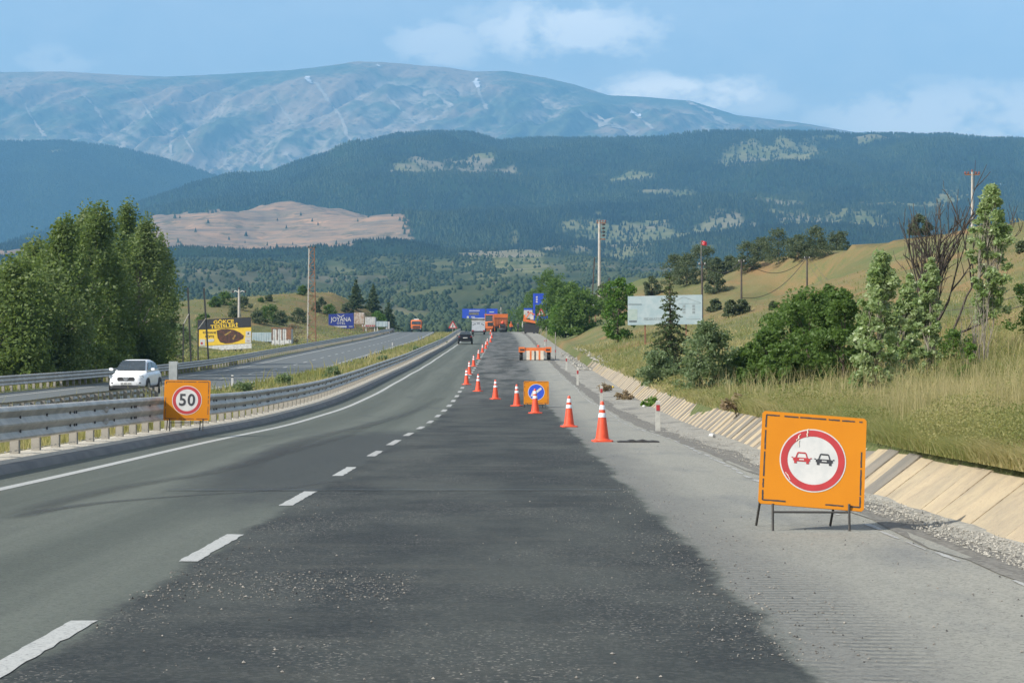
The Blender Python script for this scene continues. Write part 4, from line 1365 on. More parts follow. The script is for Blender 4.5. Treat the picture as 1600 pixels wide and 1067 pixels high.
for (x, d, h, r_, lab) in [(925, 300, 3.0, 2.4, 'dull bush on the hill crest under the tall concrete pole'), (945, 290, 4.6, 1.8, 'grey olive tree on the hill crest right of the tall concrete pole')]:
    tree('crest_tree', lab, 'tree', at(x, d), h, r_, m_leaf_olive, m_bark, 40, 60, .17, .05, 'bush', .3, .07, 6)
tree('maple_tree', 'bright green irregular tree left of the faded billboard', 'tree', at(965, 168), 5.3, 1.45, m_leaf_bright, m_bark, 75, 75, .12, .04, 'round', .3, .09, 14, (.35, 0))
conifer('fir_tree', 'dark fir tree standing in front of the faded billboard', at(1046, 86), 4.5, 1.25, m_leaf_fir, 19, 11, .085, 'fir tree', 34, .12)
tree('silver_shrub', 'rounded silvery green shrub just above the ditch wall', 'shrub', at(1106, 67), 2.35, .98, m_leaf_shrub, m_bark, 120, 80, .056, .02, 'bush', .26, .04, 8, stems=2)
tree('hedge_shrub', 'green shrub at the foot of the fir tree', 'shrub', at(1030, 80), 1.35, .85, m_leaf_shrub, m_bark, 60, 70, .06, .02, 'bush', .3, .03, 5)
for (x, d, h, r_, lab) in [(1200, 66, 2.1, .95, 'left low part of the big dark bush row, sprawling green bush'), (1262, 64, 3.05, 1.35, 'largest dense green bush in the middle of the bush row'), (1318, 62, 2.8, 1.0, 'dense green bush left behind the first poplar'), (1228, 62, 1.5, .8, 'low dark bush in front of the largest green bush'), (1165, 68, 1.5, .85, 'leftmost sprawling bush of the row, next to the silvery shrub'), (1236, 68, 2.7, 1.1, 'green bush filling the gap left of the largest bush'), (1296, 66, 2.9, 1.15, 'tall green bush right behind the largest bush')]:
    tree('green_bush', lab, 'bush', at(x, d), h, r_, m_leaf_deep, m_bark, 85, 90, .062, .02, 'bush', .26, .05, 10, group='green bushes above the ditch')
for (x, d, h, r_, lab, st) in [(1368, 45, 3.35, .58, 'first poplar, standing behind the no overtaking board', 3), (1412, 51, 2.85, .42, 'slim poplar between the first poplar and the dead tree', 2), (1446, 53, 3.2, .40, 'thin poplar leaning against the dead tree', 2), (1543, 55, 4.75, .60, 'tallest poplar at the right picture edge with a bare lower stem', 3)]:
    tree('poplar_tree', lab, 'poplar', at(x, d), h, r_, m_leaf_poplar, m_bark_pale, 125, 66, .056, .10 if x < 1500 else .20, 'poplar', .23, .026, 22, (.16, 0), 'poplars above the ditch', stems=st, rz=0)
tree('sapling', 'small bright sapling at the foot of the tallest poplar', 'sapling', at(1512, 47), .95, .26, m_leaf_bright, m_bark, 22, 36, .045, .03, 'bush', .32, .015, 5)
tree('edge_tree', 'part of a green tree at the right picture edge', 'tree', at(1612, 56), 2.4, .6, m_leaf_deep, m_bark, 30, 50, .055, .1, 'round', .3, .03, 6)
tree('low_shrub', 'low shrub right of the dead tree foot', 'shrub', at(1490, 56), .9, .7, m_leaf_deep, m_bark, 26, 46, .05, .03, 'bush', .32, .02, 5)

# dead tree
root = thing('dead_tree', 'dead leafless tree with dark spreading branches between the poplars', 'dead tree', at(1458, 58))
mb = MB()


def branch(p, d, L, r, lev):
    p = Vector(p); pts = [p]; q = p.copy(); dd = d.copy()
    k = 5
    for i in range(k):
        dd = (dd + Vector((rng.normal(0, .13), rng.normal(0, .13), rng.normal(.02, .08)))).normalized()
        q = q + dd * L / k; pts.append(q.copy())
    mb.tube(pts, max(r, .009), 5 if lev < 2 else 4, max(r * .38, .007), cap=False)
    if lev >= 4: return
    nb = 4 if lev < 2 else 3
    for i in range(nb):
        f = rng.uniform(.35, 1); j = min(int(f * k), k - 1)
        b = pts[j].lerp(pts[j + 1], f * k - j)
        side = Vector((rng.normal(0, 1), rng.normal(0, .8), rng.normal(.25, .5))).normalized()
        branch(b, (dd * .75 + side * .62 + Vector((0, 0, .25))).normalized(), L * rng.uniform(.42, .66), r * .55, lev + 1)


for (dx, L, rr_) in [(-.10, 2.7, .075), (.05, 2.9, .085), (.22, 2.5, .06), (-.26, 2.3, .055), (.02, 2.5, .06), (-.14, 2.2, .05), (.13, 2.3, .055)]:
    branch((dx * .3, 0, -.1), Vector((dx, rng.normal(0, .1), 1)).normalized(), L, rr_, 1)
mb.v = [(x * .85, y * .85, z_ * 1.28) for x, y, z_ in mb.v]
mb.build('trunk', m_bark_dead, root)
# grey dry stems under the tallest poplar
root = thing('dry_stems', 'bundle of pale dry stems under the tallest poplar', 'dry bush', at(1528, 52))
mb = MB()
for i in range(40):
    a = rng.normal(0, .12); b = rng.normal(0, .12)
    mb.tube([(a, b, -.05), (a * 1.3 + rng.normal(0, .04), b, .6), (a * 1.6 + rng.normal(0, .08), b * 1.5, rng.uniform(.9, 1.9))], .008, 4, .003, cap=False)
mb.build('stem_bundle', m_bark_pale, root, kind='stuff')

ridge = [(1019, 432, 24, 'small round tree, first on the left of the hill crest'), (1056, 444, 38, 'left one of a close pair of olive trees on the crest'), (1073, 446, 40, 'right one of a close pair of olive trees on the crest'), (1116, 458, 29, 'round olive bush below the crest right of the faded billboard'),
         (1097, 432, 40, 'tall olive tree on the crest behind the dark pole with the flag'), (1120, 412, 24, 'round tree on the crest right of the flag'), (1140, 412, 20, 'small tree on the crest left of the middle wooden pole'), (1168, 424, 40, 'bushy tree on the crest behind the middle wooden pole'),
         (1190, 406, 32, 'tree on the crest right of the middle wooden pole'), (1217, 413, 44, 'largest olive tree on the crest in the middle of the row'), (1247, 404, 30, 'tree on the crest left of the third wooden pole'), (1274, 404, 40, 'olive tree on the crest right behind the third wooden pole'), (1283, 380, 17, 'small tree top behind the crest row'),
         (1308, 384, 30, 'last olive tree at the right end of the crest row'), (1328, 372, 12, 'low bush on the crest right of the last olive tree'), (1436, 368, 26, 'lone bush on the crest behind the dead tree'),
         (1117, 487, 16, 'low bush on the slope right of the dark pole'), (1142, 495, 20, 'low grey bush on the slope left of the middle pole foot'), (1160, 490, 18, 'low green bush on the slope by the middle pole foot'), (1208, 484, 10, 'small low bush on the slope between two wooden poles'), (1596, 395, 14, 'small bush on the hill at the right picture edge')]
for (x, yb, hp, lab) in ridge:
    X, d, z = hit(x, yb, 120, 345)
    if d > 340 or d < 121: d = 300; X = (x - 800) / F * d; z = gz(X, d)
    h = hp * d / F * 1.2
    tree('hill_tree', lab, 'tree', (X, d, z), h, h * rng.uniform(.44, .56), m_leaf_olive, m_bark, 56, 70, .12, .02, 'bush', .32, .07, 5, group='olive trees on the hill crest')
# shrubs by the ditch wall
for (px_, py_, h, r_, mm, lab) in [(945, 612, .35, .36, m_leaf_dry, 'dry brown tuft at the foot of the ditch wall behind the second cone'), (975, 625, .38, .36, m_leaf_dry, 'dry brown tuft at the ditch foot left of the green tuft'), (1016, 636, .35, .34, m_leaf_bright, 'small green tuft at the foot of the ditch wall'), (1150, 662, .32, .26, m_leaf_dry, 'purple brown tuft on top of the ditch wall left of the board')]:
    X, d, z = hit(px_, py_)
    tree('weed_tuft', lab, 'weed', (X, d, z), h, r_, mm, m_bark, 18, 40, .05, .02, 'bush', .4, .012, 4)
# weed tufts of the median
k = 0
for (x, y_, h) in [(520, 585, .8), (600, 560, .7), (650, 545, .7), (690, 530, .8), (445, 600, .7), (380, 612, .6)]:
    X, d, z = hit(x, y_ + 8, 60, 330)
    tree('median_weed', ['bushy weed in the median right of the speed board', 'bushy weed in the median below the white marker post', 'weed in the median beneath the far orange truck', 'weed in the median near the triangle sign', 'weed in the median just right of the far rail bend', 'weed in the median nearest the speed board'][k], 'weed', (X, d, gz(X, d)), h, .6, m_leaf_shrub, m_bark, 22, 40, .07, .02, 'bush', .4, .012, 4, group='weeds in the median')
    k += 1

# ------------------------------------------------------------------ guard rails
def guard_rail(label, xf, zf, y0, y1, step, side, H=.80, down_end=False, zadd=0.0, detail=True):
    """side: +1 the beam faces +x of its posts"""
    root = thing('guard_rail', label, 'guard rail', (float(xf(y0)), y0, float(zf(y0))))
    prof = [(0.0, .50), (.035, .495), (.075, .455), (.08, .43), (.03, .375), (.01, .335), (.03, .295), (.08, .25), (.08, .225), (.03, .17), (.01, .13), (.03, .09), (.08, .05), (.075, .03), (.035, .005), (0, 0)]
    inv = Matrix.Translation(root.location).inverted()
    sec = 4 * step
    nsec = int((y1 - y0) / sec)
    def zt(y):
        k = 1.0
        if down_end: k = float(np.clip((y1 - y) / 7.0, 0.08, 1))
        return float(zf(y)) + zadd + (H - .5) * k - .35 * (1 - k)
    def skin(ya, yb, off):
        mb = MB(); mb.m = inv
        ysn = [ya, (ya + yb) / 2, yb]
        vs = []; fs = []
        for y in ysn:
            for (o_, z_) in prof: vs.append((float(xf(y)) + side * (o_ + .10 + off), y, zt(y) + z_))
        n = len(prof)
        for i in range(2):
            for j in range(n - 1): fs.append((i * n + j, i * n + j + 1, i * n + n + j + 1, i * n + n + j))
        mb.add(vs, fs); return mb
    for s_ in range(nsec):
        ya = y0 + s_ * sec
        b = skin(ya, ya + sec + .28, 0.004 * (s_ % 2)).build('beam', m_steel, root, True)
        if detail and ya < 140:
            bo = MB(); bo.m = inv
            for f in (.03, .06, .34, .66, .97):
                for zz_ in (.335, .13):
                    y = ya + f * sec
                    x = float(xf(y)) + side * .116
                    bo.box(min(x, x + side * .02), max(x, x + side * .02), y - .022, y + .022, zt(y) + zz_ - .022, zt(y) + zz_ + .022)
            bo.build('bolt_row', m_bolt, b, kind='stuff')
            if s_ % 2 == 0:
                rf = MB(); rf.m = inv
                y = ya + .5 * sec; x = float(xf(y)) + side * .115
                for zz_ in (.335, .13):
                    rf.add([(x, y - .02, zt(y) + zz_ - .05), (x, y + .1, zt(y) + zz_ - .09), (x + side * .07, y + .02, zt(y) + zz_ - .03), (x + side * .07, y + .02, zt(y) + zz_ + .03), (x, y + .1, zt(y) + zz_ + .09), (x, y - .02, zt(y) + zz_ + .05)], [(0, 1, 2), (2, 1, 4, 3), (3, 4, 5), (0, 2, 3, 5)])
                rf.build('reflector', m_reflector, b)
    pm = MB()
    w, dp, tk = .13, .11, .012
    zb_ = -.45
    pm.box(-w / 2, w / 2, -dp / 2, -dp / 2 + tk, zb_, H - .05).box(-w / 2 - .001, -w / 2 + tk, -dp / 2 + tk, dp / 2, zb_, H - .05).box(w / 2 - tk, w / 2 + .001, -dp / 2 + tk, dp / 2, zb_, H - .05)
    pmesh = pm.mesh('post', m_post)
    y = y0 + step / 2; n = 0
    while y < y1 - (4 if down_end else .2) and n < 298:
        o = bpy.data.objects.new('post', pmesh); o.parent = root
        g = float(zf(y)) + zadd
        o.location = (float(xf(y)) - root.location.x, y - root.location.y, g - root.location.z)
        col.objects.link(o); y += step; n += 1
    return root


rail_x = lambda y: XD(y) - 5.08
guard_rail('near galvanised guard rail of the median, running from the left edge to the black car', rail_x, ZM, 12, 345, 1.333, 1, .82, zadd=0.0)
guard_rail('far guard rail on the outer edge of the opposite road', lambda y: XO(y) - 5.45, ZO, 78, 470, 1.333 if False else 1.6, 1, .78, zadd=.03, detail=False)
guard_rail('second median guard rail seen from behind, ending turned down beside the speed board', lambda y: XO(y) + 4.95, lambda y: ground(XO(y) + 4.95, y), 30, 88, 1.333, -1, .76, down_end=True, detail=False)
# steel post in the median
X, d, z = at(271, 60)
r = thing('steel_post', 'thick upright grey steel post behind the 50 board', 'post', (X, d, z))
MB().box(-.12, .12, -.1, -.085, -.2, 1.9).box(-.12, .12, .085, .1, -.2, 1.9).build('flange', m_lampsteel, r)
MB().box(-.006, .006, -.085, .085, -.2, 1.9).build('web', m_lampsteel, r)
# marker posts of the median
for i, (x, y0_, y1_, lab) in enumerate([(613, 532, 545, 'white marker post in the median grass, tallest in view'), (363, 596, 606, 'short white marker post in the median near the speed board')]):
    X, d, z = hit(x, y1_, 60, 330)
    r = thing('marker_post', lab, 'marker post', (X, d, gz(X, d)))
    MB().box(-.06, .06, -.03, .03, -.1, max(.7, (y1_ - y0_) * d / F)).build('shaft', m_white, r)
    MB().box(-.065, .065, -.035, .035, .55, .62).build('band', m_black, r)

# ------------------------------------------------------------------ delineators on the right
specs = [(1028, 672, 46, 'delineator with red reflector nearest the orange board, at the shoulder edge', 1), (939.5, 634, 31, 'delineator with red reflector standing behind the nearest cone', 1), (902.5, 602, 27, 'third delineator with red reflector counted from the orange board', 1), (885, 579, 22, 'fourth delineator, the last whole white one before the low trailer', 1), (851, 540, 10, 'small far delineator beside the low trailer', 1)]
for (x, y, hp, lab, k) in specs:
    X, d, z = hit(x, y)
    h = hp * d / F
    r = thing('delineator', lab, 'delineator', (X, d, z), 0, 'delineators along the right shoulder')
    MB().box(-.056, .056, -.035, .035, -.15, h - .03, .005).box(-.049, .049, -.030, .030, h - .03, h, .015, .012).build('shaft', m_delin, r)
    MB().box(-.04, .04, -.045, -.0345, h * .66, h * .86).build('reflector', m_red, r)
for (x, y, y0_, lab) in [(868, 561, 519, 'thin grey marker pole right of the low trailer'), (853.5, 541, 511, 'thin grey marker pole farther back, left of the other one')]:
    X, d, z = hit(x, y)
    r = thing('marker_pole', lab, 'marker pole', (X, d, z), 0, 'thin marker poles by the trailer')
    MB().tube([(0, 0, -.2), (0, 0, (y - y0_) * d / F)], .035, 8).build('pole', m_post, r)
    MB().tube([(0, 0, .55), (0, 0, .72)], .042, 8).build('band', m_red, r)

# ------------------------------------------------------------------ traffic cones
def make_cone(label, loc, rz):
    r = thing('traffic_cone', label, 'traffic cone', loc, rz, 'traffic cones closing the right lane')
    b = MB()
    s, c = .19, .04
    o = [(-s + c, -s), (s - c, -s), (s, -s + c), (s, s - c), (s - c, s), (-s + c, s), (-s, s - c), (-s, -s + c)]
    vs = [(x, y, 0) for x, y in o] + [(x, y, .022) for x, y in o] + [(x * .93, y * .93, .032) for x, y in o]
    fs = [tuple(range(8))[::-1], tuple(range(16, 24))] + [(k * 8 + i, k * 8 + (i + 1) % 8, k * 8 + 8 + (i + 1) % 8, k * 8 + 8 + i) for k in range(2) for i in range(8)]
    b.add(vs, fs).build('base', m_cone, r)
    H = .76
    rad = lambda z: .135 - (.135 - .032) * (z / H) ** 1.02
    MB().lathe([(.155, .030), (.148, .045), (rad(.06), .062)] + [(rad(z), z) for z in np.linspace(.1, H - .02, 8)] + [(.026, H), (.012, H - .002)], 24).build('body', m_cone, r, True)
    for z0, z1 in ((.60, .71), (.79, .906)):
        MB().lathe([(rad(z0 * H) + .001, z0 * H), (rad(z0 * H) + .005, z0 * H + .004), (rad(z1 * H) + .005, z1 * H - .004), (rad(z1 * H) + .001, z1 * H)], 24).build('reflective_band', m_band, r, True)
    return r


cone_px = [(941, 690), (889, 667), (836.4, 645.8), (807.8, 634.5), (774, 623.7), (747, 611.5), (729, 601), (733.4, 585), (740, 572.5), (747.7, 561), (754, 551), (759, 544.8), (761.5, 539), (766.6, 534.6), (768.5, 528.3), (766.6, 522)]
ords = ['nearest traffic cone, standing on the grey shoulder beside the black strip', 'second traffic cone, on the grey shoulder left of the nearest one', 'third traffic cone, standing in front of the blue arrow board', 'fourth traffic cone, just left of the blue arrow board', 'fifth traffic cone, in the middle of the fresh asphalt',
        'sixth traffic cone, right of the lane dashes where the row turns', 'seventh traffic cone, leftmost of the whole row', 'eighth traffic cone, partly behind the leftmost one', 'ninth traffic cone from the camera along the dashed line', 'tenth traffic cone from the camera along the dashed line', 'eleventh traffic cone from the camera, about level with the trailer',
        'twelfth traffic cone from the camera along the dashed line', 'thirteenth traffic cone, right beside the black car level', 'fourteenth traffic cone, third from the far end', 'fifteenth traffic cone, second from the far end', 'farthest traffic cone, at the feet of the orange loader']
cone0 = None
for k, ((x, y), lab) in enumerate(zip(cone_px, ords)):
    X, d, z = hit(x, y)
    if cone0 is None:
        cone0 = make_cone(lab, (X, d, z + .003), .1)
    else:
        c = copy_tree(cone0); c.location = (X, d, z + .003); c.rotation_euler = (rng.normal(0, .012), rng.normal(0, .012), rng.uniform(-.5, .5)); c['label'] = lab

# black strip lying on the shoulder
X, d, z = hit(997, 691)
mb = MB()
for i in range(14):
    f = i / 13; x = -.39 + .78 * f
    zz_ = .012 + .035 * max(0, math.sin(f * 3.1)) * (.6 + .4 * math.sin(f * 23)) + .006
    mb.add([], [])
    if i:
        mb.add([(px_, -.14, .002), (x, -.14, .002), (x, .16, .002), (px_, .16, .002), (px_, -.13, pz), (x, -.13, zz_), (x, .15, zz_), (px_, .15, pz)], [(3, 2, 1, 0), (4, 5, 6, 7), (0, 1, 5, 4), (1, 2, 6, 5), (2, 3, 7, 6), (3, 0, 4, 7)])
    px_, pz = x, zz_
o = mb.build('rubber_mat', m_rubber); o.location = (X, d, z + .004); tag(o, 'flat black rubber mat lying on the grey shoulder beside the nearest cone', 'rubber mat')
# litter by the ditch
for (x, y, mat, lab, cat) in [(957, 606, m_yellow, 'small yellow canister lying by the ditch wall', 'canister'), (1006, 637, m_white, 'crumpled pale blue white bag by the green tuft', 'litter'), (1112, 684, m_white, 'crumpled white litter at the foot of the ditch wall left of the board', 'litter')]:
    X, d, z = hit(x, y)
    mb = MB(); n = 8
    mb.lathe([(.05, 0), (.10, .03), (.11, .08), (.07, .13), (.03, .15)], 9)
    mb.v = [(v[0] * .62 * (1 + .3 * math.sin(7 * v[1] * 9 + v[2] * 30)), v[1] * .62 * (1 + .25 * math.sin(v[0] * 50)), v[2] * .62) for v in mb.v]
    o = mb.build('canister' if cat == 'canister' else 'litter', mat); o.location = (X, d, z); tag(o, lab, cat)

# ------------------------------------------------------------------ orange boards
def board(name, label, loc, W, Hh, lean, roll, rz, z_bot, feet=.6, worn=True, tape=.012, spread=.30):
    """panel leaning back on an A frame of thin iron legs"""
    r = thing(name, label, 'road sign', loc, rz)
    tilt = bpy.data.objects.new('panel', None)
    rot = Matrix.Translation((0, 0, z_bot)) @ Matrix.Rotation(roll, 4, 'Y') @ Matrix.Rotation(-lean, 4, 'X')
    pm = MB()
    c = .02
    pm.poly([(-W / 2 + c, 0), (W / 2 - c, 0), (W / 2, c), (W / 2, Hh - c), (W / 2 - c, Hh), (-W / 2 + c, Hh), (-W / 2, Hh - c), (-W / 2, c)], 0, .012)
    p = pm.build('panel', m_orange_worn if worn else m_orange, r); p.matrix_local = rot
    fm = MB().box(-W / 2 + .03, W / 2 - .03, .013, .03, .03, .06).box(-W / 2 + .03, W / 2 - .03, .013, .03, Hh - .06, Hh - .03).box(-W / 2 + .03, -W / 2 + .06, .013, .03, .06, Hh - .06).box(W / 2 - .06, W / 2 - .03, .013, .03, .06, Hh - .06)
    fm.build('back_frame', m_iron, p)
    # broken black tape round the edge
    def tapeline(x0, z0, x1, z1):
        n = 14; t_ = 0.0
        while t_ < 1:
            L = rng.uniform(.08, .34)
            if rng.random() < .84:
                a, b = t_, min(1, t_ + L)
                xa, za = x0 + (x1 - x0) * a, z0 + (z1 - z0) * a; xb, zb = x0 + (x1 - x0) * b, z0 + (z1 - z0) * b
                hor = abs(x1 - x0) > abs(z1 - z0)
                k = tape / 2; j = lambda: rng.uniform(.7, 1.2) * k
                ns = 6; top = []; bot = []
                for q in range(ns + 1):
                    xx, zz_ = xa + (xb - xa) * q / ns, za + (zb - za) * q / ns
                    if hor: top.append((xx, zz_ + j())); bot.append((xx, zz_ - j()))
                    else: top.append((xx + j(), zz_)); bot.append((xx - j(), zz_))
                ol = bot + top[::-1]
                MB().poly(ol, -.002, -.0005).build('border_tape', m_tape, p)
            t_ += L + rng.uniform(.01, .07)
    e = .022 * W / .87 + .012
    tapeline(-W / 2 + e, e, W / 2 - e, e); tapeline(-W / 2 + e, Hh - e, W / 2 - e, Hh - e); tapeline(-W / 2 + e, e, -W / 2 + e, Hh - e); tapeline(W / 2 - e, e, W / 2 - e, Hh - e)
    # stand
    for sx in (-.36, .36):
        x = sx * W
        MB().tube([(x, -.02, -.003), (x + .0, .0, z_bot + .03)], .011, 6).build('leg', m_iron, r)
        MB().tube([(x - .10, feet, -.003), (x - .02, math.sin(lean) * Hh * .6 + .045, z_bot + math.cos(lean) * Hh * .6)], .011, 6).build('leg', m_iron, r)
    MB().tube([(-.36 * W, -.004, z_bot * .80), (.36 * W, -.004, z_bot * .80)], .010, 6).build('crossbar', m_iron, r)
    return r, p


def pict_car(p, mat, cx, cz, w):
    """the little car of the no overtaking sign"""
    s = w / 2
    body = [(-1, -.28), (-.98, .02), (-.72, .10), (.72, .10), (.98, .02), (1, -.28), (.86, -.30), (.86, -.62), (.56, -.62), (.56, -.36), (-.56, -.36), (-.56, -.62), (-.86, -.62), (-.86, -.30)]
    roof = [(-.72, .10), (-.54, .68), (-.42, .78), (.42, .78), (.54, .68), (.72, .10), (.58, .10), (.42, .62), (-.42, .62), (-.58, .10)]
    k = MB().poly([(cx + x * s, cz + z * s) for x, z in body], -.0072, -.0058).build('car_symbol', mat, p)
    MB().poly([(cx + x * s, cz + z * s) for x, z in roof], -.0072, -.0058).build('car_symbol_roof', mat, p)
    MB().poly([(cx + x * s, cz + z * s) for x, z in [(-.3, -.2), (.3, -.2), (.26, -.06), (-.26, -.06)]], -.0080, -.0074).build('car_symbol_grille', m_white, p)
    for sx in (-1, 1):
        MB().poly([(cx + x * s, cz + z * s) for x, z in [(sx * 1.0, .12), (sx * 1.18, .16), (sx * 1.18, .04), (sx * .98, 0)][::sx]], -.0072, -.0058).build('car_symbol_mirror', mat, p)
    return k


X, d, z = hit(1267, 829)
r, p = board('no_overtaking_board', 'large orange board with no overtaking sign, two small cars in a red ring', (X, d, z), .86, .80, R(21), R(4.4), R(-3), .19, .52, True, .013)
cz = .80 * .50; cx = 0.0
MB().disc(.272, -.0028, -.0004, (cx, cz), 56).build('white_rim', m_white, p)
MB().ring(.208, .262, -.0046, -.0030, (cx, cz)).build('red_ring', m_red, p)
pict_car(p, m_red, cx - .093, cz + .01, .140); pict_car(p, m_black, cx + .093, cz + .01, .140)
for (sx_, sz_, a_, L) in [(-.055, .235, 1.45, .07), (-.13, .19, 1.1, .07), (-.20, -.15, 2.1, .07), (-.125, .14, 1.5, .06)]:
    pts = []
    for q in range(7): pts.append((cx + sx_ + math.cos(a_) * L * (q / 6 - .5) + rng.normal(0, .004) + .006, cz + sz_ + math.sin(a_) * L * (q / 6 - .5)))
    ol = pts + [(x - rng.uniform(.004, .010), zz_) for x, zz_ in pts[::-1]]
    MB().poly(ol, -.0092, -.0086).build('paint_scar', m_cream, p)

X, d, z = hit(291, 683)
z = float(ZM(d)) + (0.13 if X - float(XD(d)) < -4.3 else 0)
r, p = board('speed_limit_board', 'orange board with 50 speed limit sign standing against the near guard rail', (X, d, z), .93, .83, R(12), R(.8), R(3), .21, .35, True, .014)
cz = .83 * .5
MB().disc(.300, -.0028, -.0004, (.0, cz), 56).build('white_rim', m_white, p)
MB().ring(.225, .288, -.0046, -.0030, (.0, cz)).build('red_ring', m_red, p)
text('50', .34, m_black, p, (0, -.006, cz - .005), .92, 'number', 1.12, .007, .002)

X, d, z = hit(838, 637)
r, p = board('keep_left_board', 'orange board with white arrow on a blue disc behind the third cone', (X, d, z), .86, .80, R(12), 0, 0, .12, .45, False, .014)
cz = .42
MB().disc(.285, -.0028, -.0004, (0, cz), 48).build('white_rim', m_white, p)
MB().disc(.268, -.0048, -.0030, (0, cz), 48).build('blue_disc', m_blue, p)
ar = [(.17, .15), (.115, .195), (-.075, .02), (-.125, .085), (-.20, -.15), (.03, -.09), (-.03, -.045)]
ar = [(.195, .105), (.15, .165), (-.07, -.005), (-.115, .06), (-.20, -.15), (.03, -.13), (-.02, -.07)]
MB().poly([(x, cz + zz_) for x, zz_ in ar], -.0072, -.0052).build('arrow', m_white, p)

# ------------------------------------------------------------------ vehicles
def wheel(name, parent, x, y, r_, w, rim=True):
    mb = MB(); mb.lathe([(r_ * .5, -w / 2), (r_ * .93, -w / 2), (r_, -w * .32), (r_, w * .32), (r_ * .93, w / 2), (r_ * .5, w / 2)], 20, (x, y, r_), 'x')
    o = mb.build(name, m_rubber, parent, True)
    if rim:
        s = 1 if x > 0 else -1
        MB().lathe([(r_ * .55, -w / 2 - .004), (r_ * .55, w / 2 + .004)], 16, (x, y, r_), 'x').build('rim', m_rim, o)
    return o


def quad(mb, a, b, c, d, th=.012):
    a, b, c, d = map(Vector, (a, b, c, d)); n = (b - a).cross(d - a).normalized() * th
    return mb.add([a, b, c, d, a + n, b + n, c + n, d + n], [(3, 2, 1, 0), (4, 5, 6, 7), (0, 1, 5, 4), (1, 2, 6, 5), (2, 3, 7, 6), (3, 0, 4, 7)])


# white crossover coming towards the camera (front is -y)
X, d = -18.0, 98.0
car = thing('white_car', 'white crossover car driving towards the camera on the opposite road', 'car', (X, d, float(ZO(d)) + .004), R(-2))
MB().loft([(-2.14, .46, .78, .60, .52), (-2.08, .36, .86, .74, .66), (-1.9, .30, .92, .84, .78), (-1.55, .28, .97, .885, .82), (-1.05, .28, 1.06, .89, .84), (-.4, .28, 1.08, .89, .85), (1.2, .28, 1.10, .89, .85), (1.8, .30, 1.10, .88, .82), (2.08, .40, 1.06, .83, .76), (2.15, .5, .95, .75, .7)], 24, 5).build('body', m_carwhite, car, True)
MB().loft([(-1.08, 1.0, 1.07, .76, .74), (-.75, 1.0, 1.27, .76, .68), (-.32, 1.0, 1.54, .76, .60), (-.05, 1.0, 1.60, .76, .58), (.9, 1.0, 1.60, .76, .57), (1.5, 1.0, 1.52, .76, .57), (2.0, 1.0, 1.16, .74, .64)], 20, 6).build('cabin', m_carwhite, car, True)
ws = MB(); quad(ws, (-.69, -1.06, 1.10), (.69, -1.06, 1.10), (.55, -.33, 1.535), (-.55, -.33, 1.535), .02); ws.m = Matrix.Identity(4)
o = ws.build('windscreen', m_glass, car); o.location = (0, -.028, .012)
for s in (-1, 1):
    sw = MB().poly([(0, 0), (1, 0), (1, 1), (0, 1)], 0, .01)
    sw = MB()
    pts = [(-.85, 1.12), (-.30, 1.47), (.25, 1.49), (.25, 1.12)]
    pts2 = [(.32, 1.12), (.32, 1.49), (1.2, 1.44), (1.55, 1.18)]
    for k, pp in enumerate((pts, pts2)):
        vs = []
        for off in (0, .02):
            for (y, zz_) in pp:
                xx = .78 - (zz_ - 1.05) * .30 + .012 - off
                vs.append((s * xx, y, zz_))
        MB().add(vs, [(0, 1, 2, 3), (7, 6, 5, 4), (0, 4, 5, 1), (1, 5, 6, 2), (2, 6, 7, 3), (3, 7, 4, 0)]).build('side_window', m_glass, car)
    mr = MB().loft([(-.09, 1.11, 1.22, .085), (-.03, 1.09, 1.24, .105), (.05, 1.11, 1.22, .08)], 12, 3)
    o = mr.build('mirror', m_carwhite, car, True); o.location = (s * 1.0, -.78, -.02)
    hl = MB().poly([(s * .40, .70), (s * .50, .83), (s * .80, .90), (s * .82, .78), (s * .66, .68)], 0, .06)
    o = hl.build('headlight', m_lamp, car); o.location = (0, -2.06, 0); 
    MB().box(s * .60 - .10, s * .60 + .10, -2.125, -2.08, .50, .55).build('fog_lamp', m_plastic, car)
    for y in (-1.32, 1.3):
        wheel('wheel', car, s * .80, y, .34, .22)
        a = MB().lathe([(.40, -.02), (.40, .02)], 22, (s * .885, y, .36), 'x'); a.build('wheel_arch', m_plastic, car)
MB().poly([(-.42, .72), (-.38, .62), (.38, .62), (.42, .72), (.36, .80), (-.36, .80)], -2.155, -2.10).build('grille', m_plastic, car)
g = MB().poly([(-.17, .80), (-.10, .80), (-.02, .66), (.02, .66), (.10, .80), (.17, .80), (.06, .62), (-.06, .62)], -2.166, -2.157); g.build('grille_trim', m_rim, car)
MB().disc(.075, -2.176, -2.168, (0, .725), 18).build('emblem', m_rim, car)
MB().box(-.26, .26, -2.155, -2.12, .44, .55).build('number_plate', m_white, car)
o = MB()
for k, wd in enumerate([.05, .05, 0, .06, .06, .06, 0, .05, .05, .05]):
    if wd: o.box(-.22 + k * .047, -.22 + k * .047 + .028, -2.158, -2.1555, .47, .525)
o.build('plate_characters', m_black, car, kind='stuff')
MB().loft([(-2.12, .26, .42, .62), (-1.9, .20, .40, .80), (-1.6, .20, .34, .86)], 14, 5).build('lower_bumper', m_plastic, car)
MB().box(-.84, .84, -1.6, 2.0, .18, .32).build('underbody', m_plastic, car)

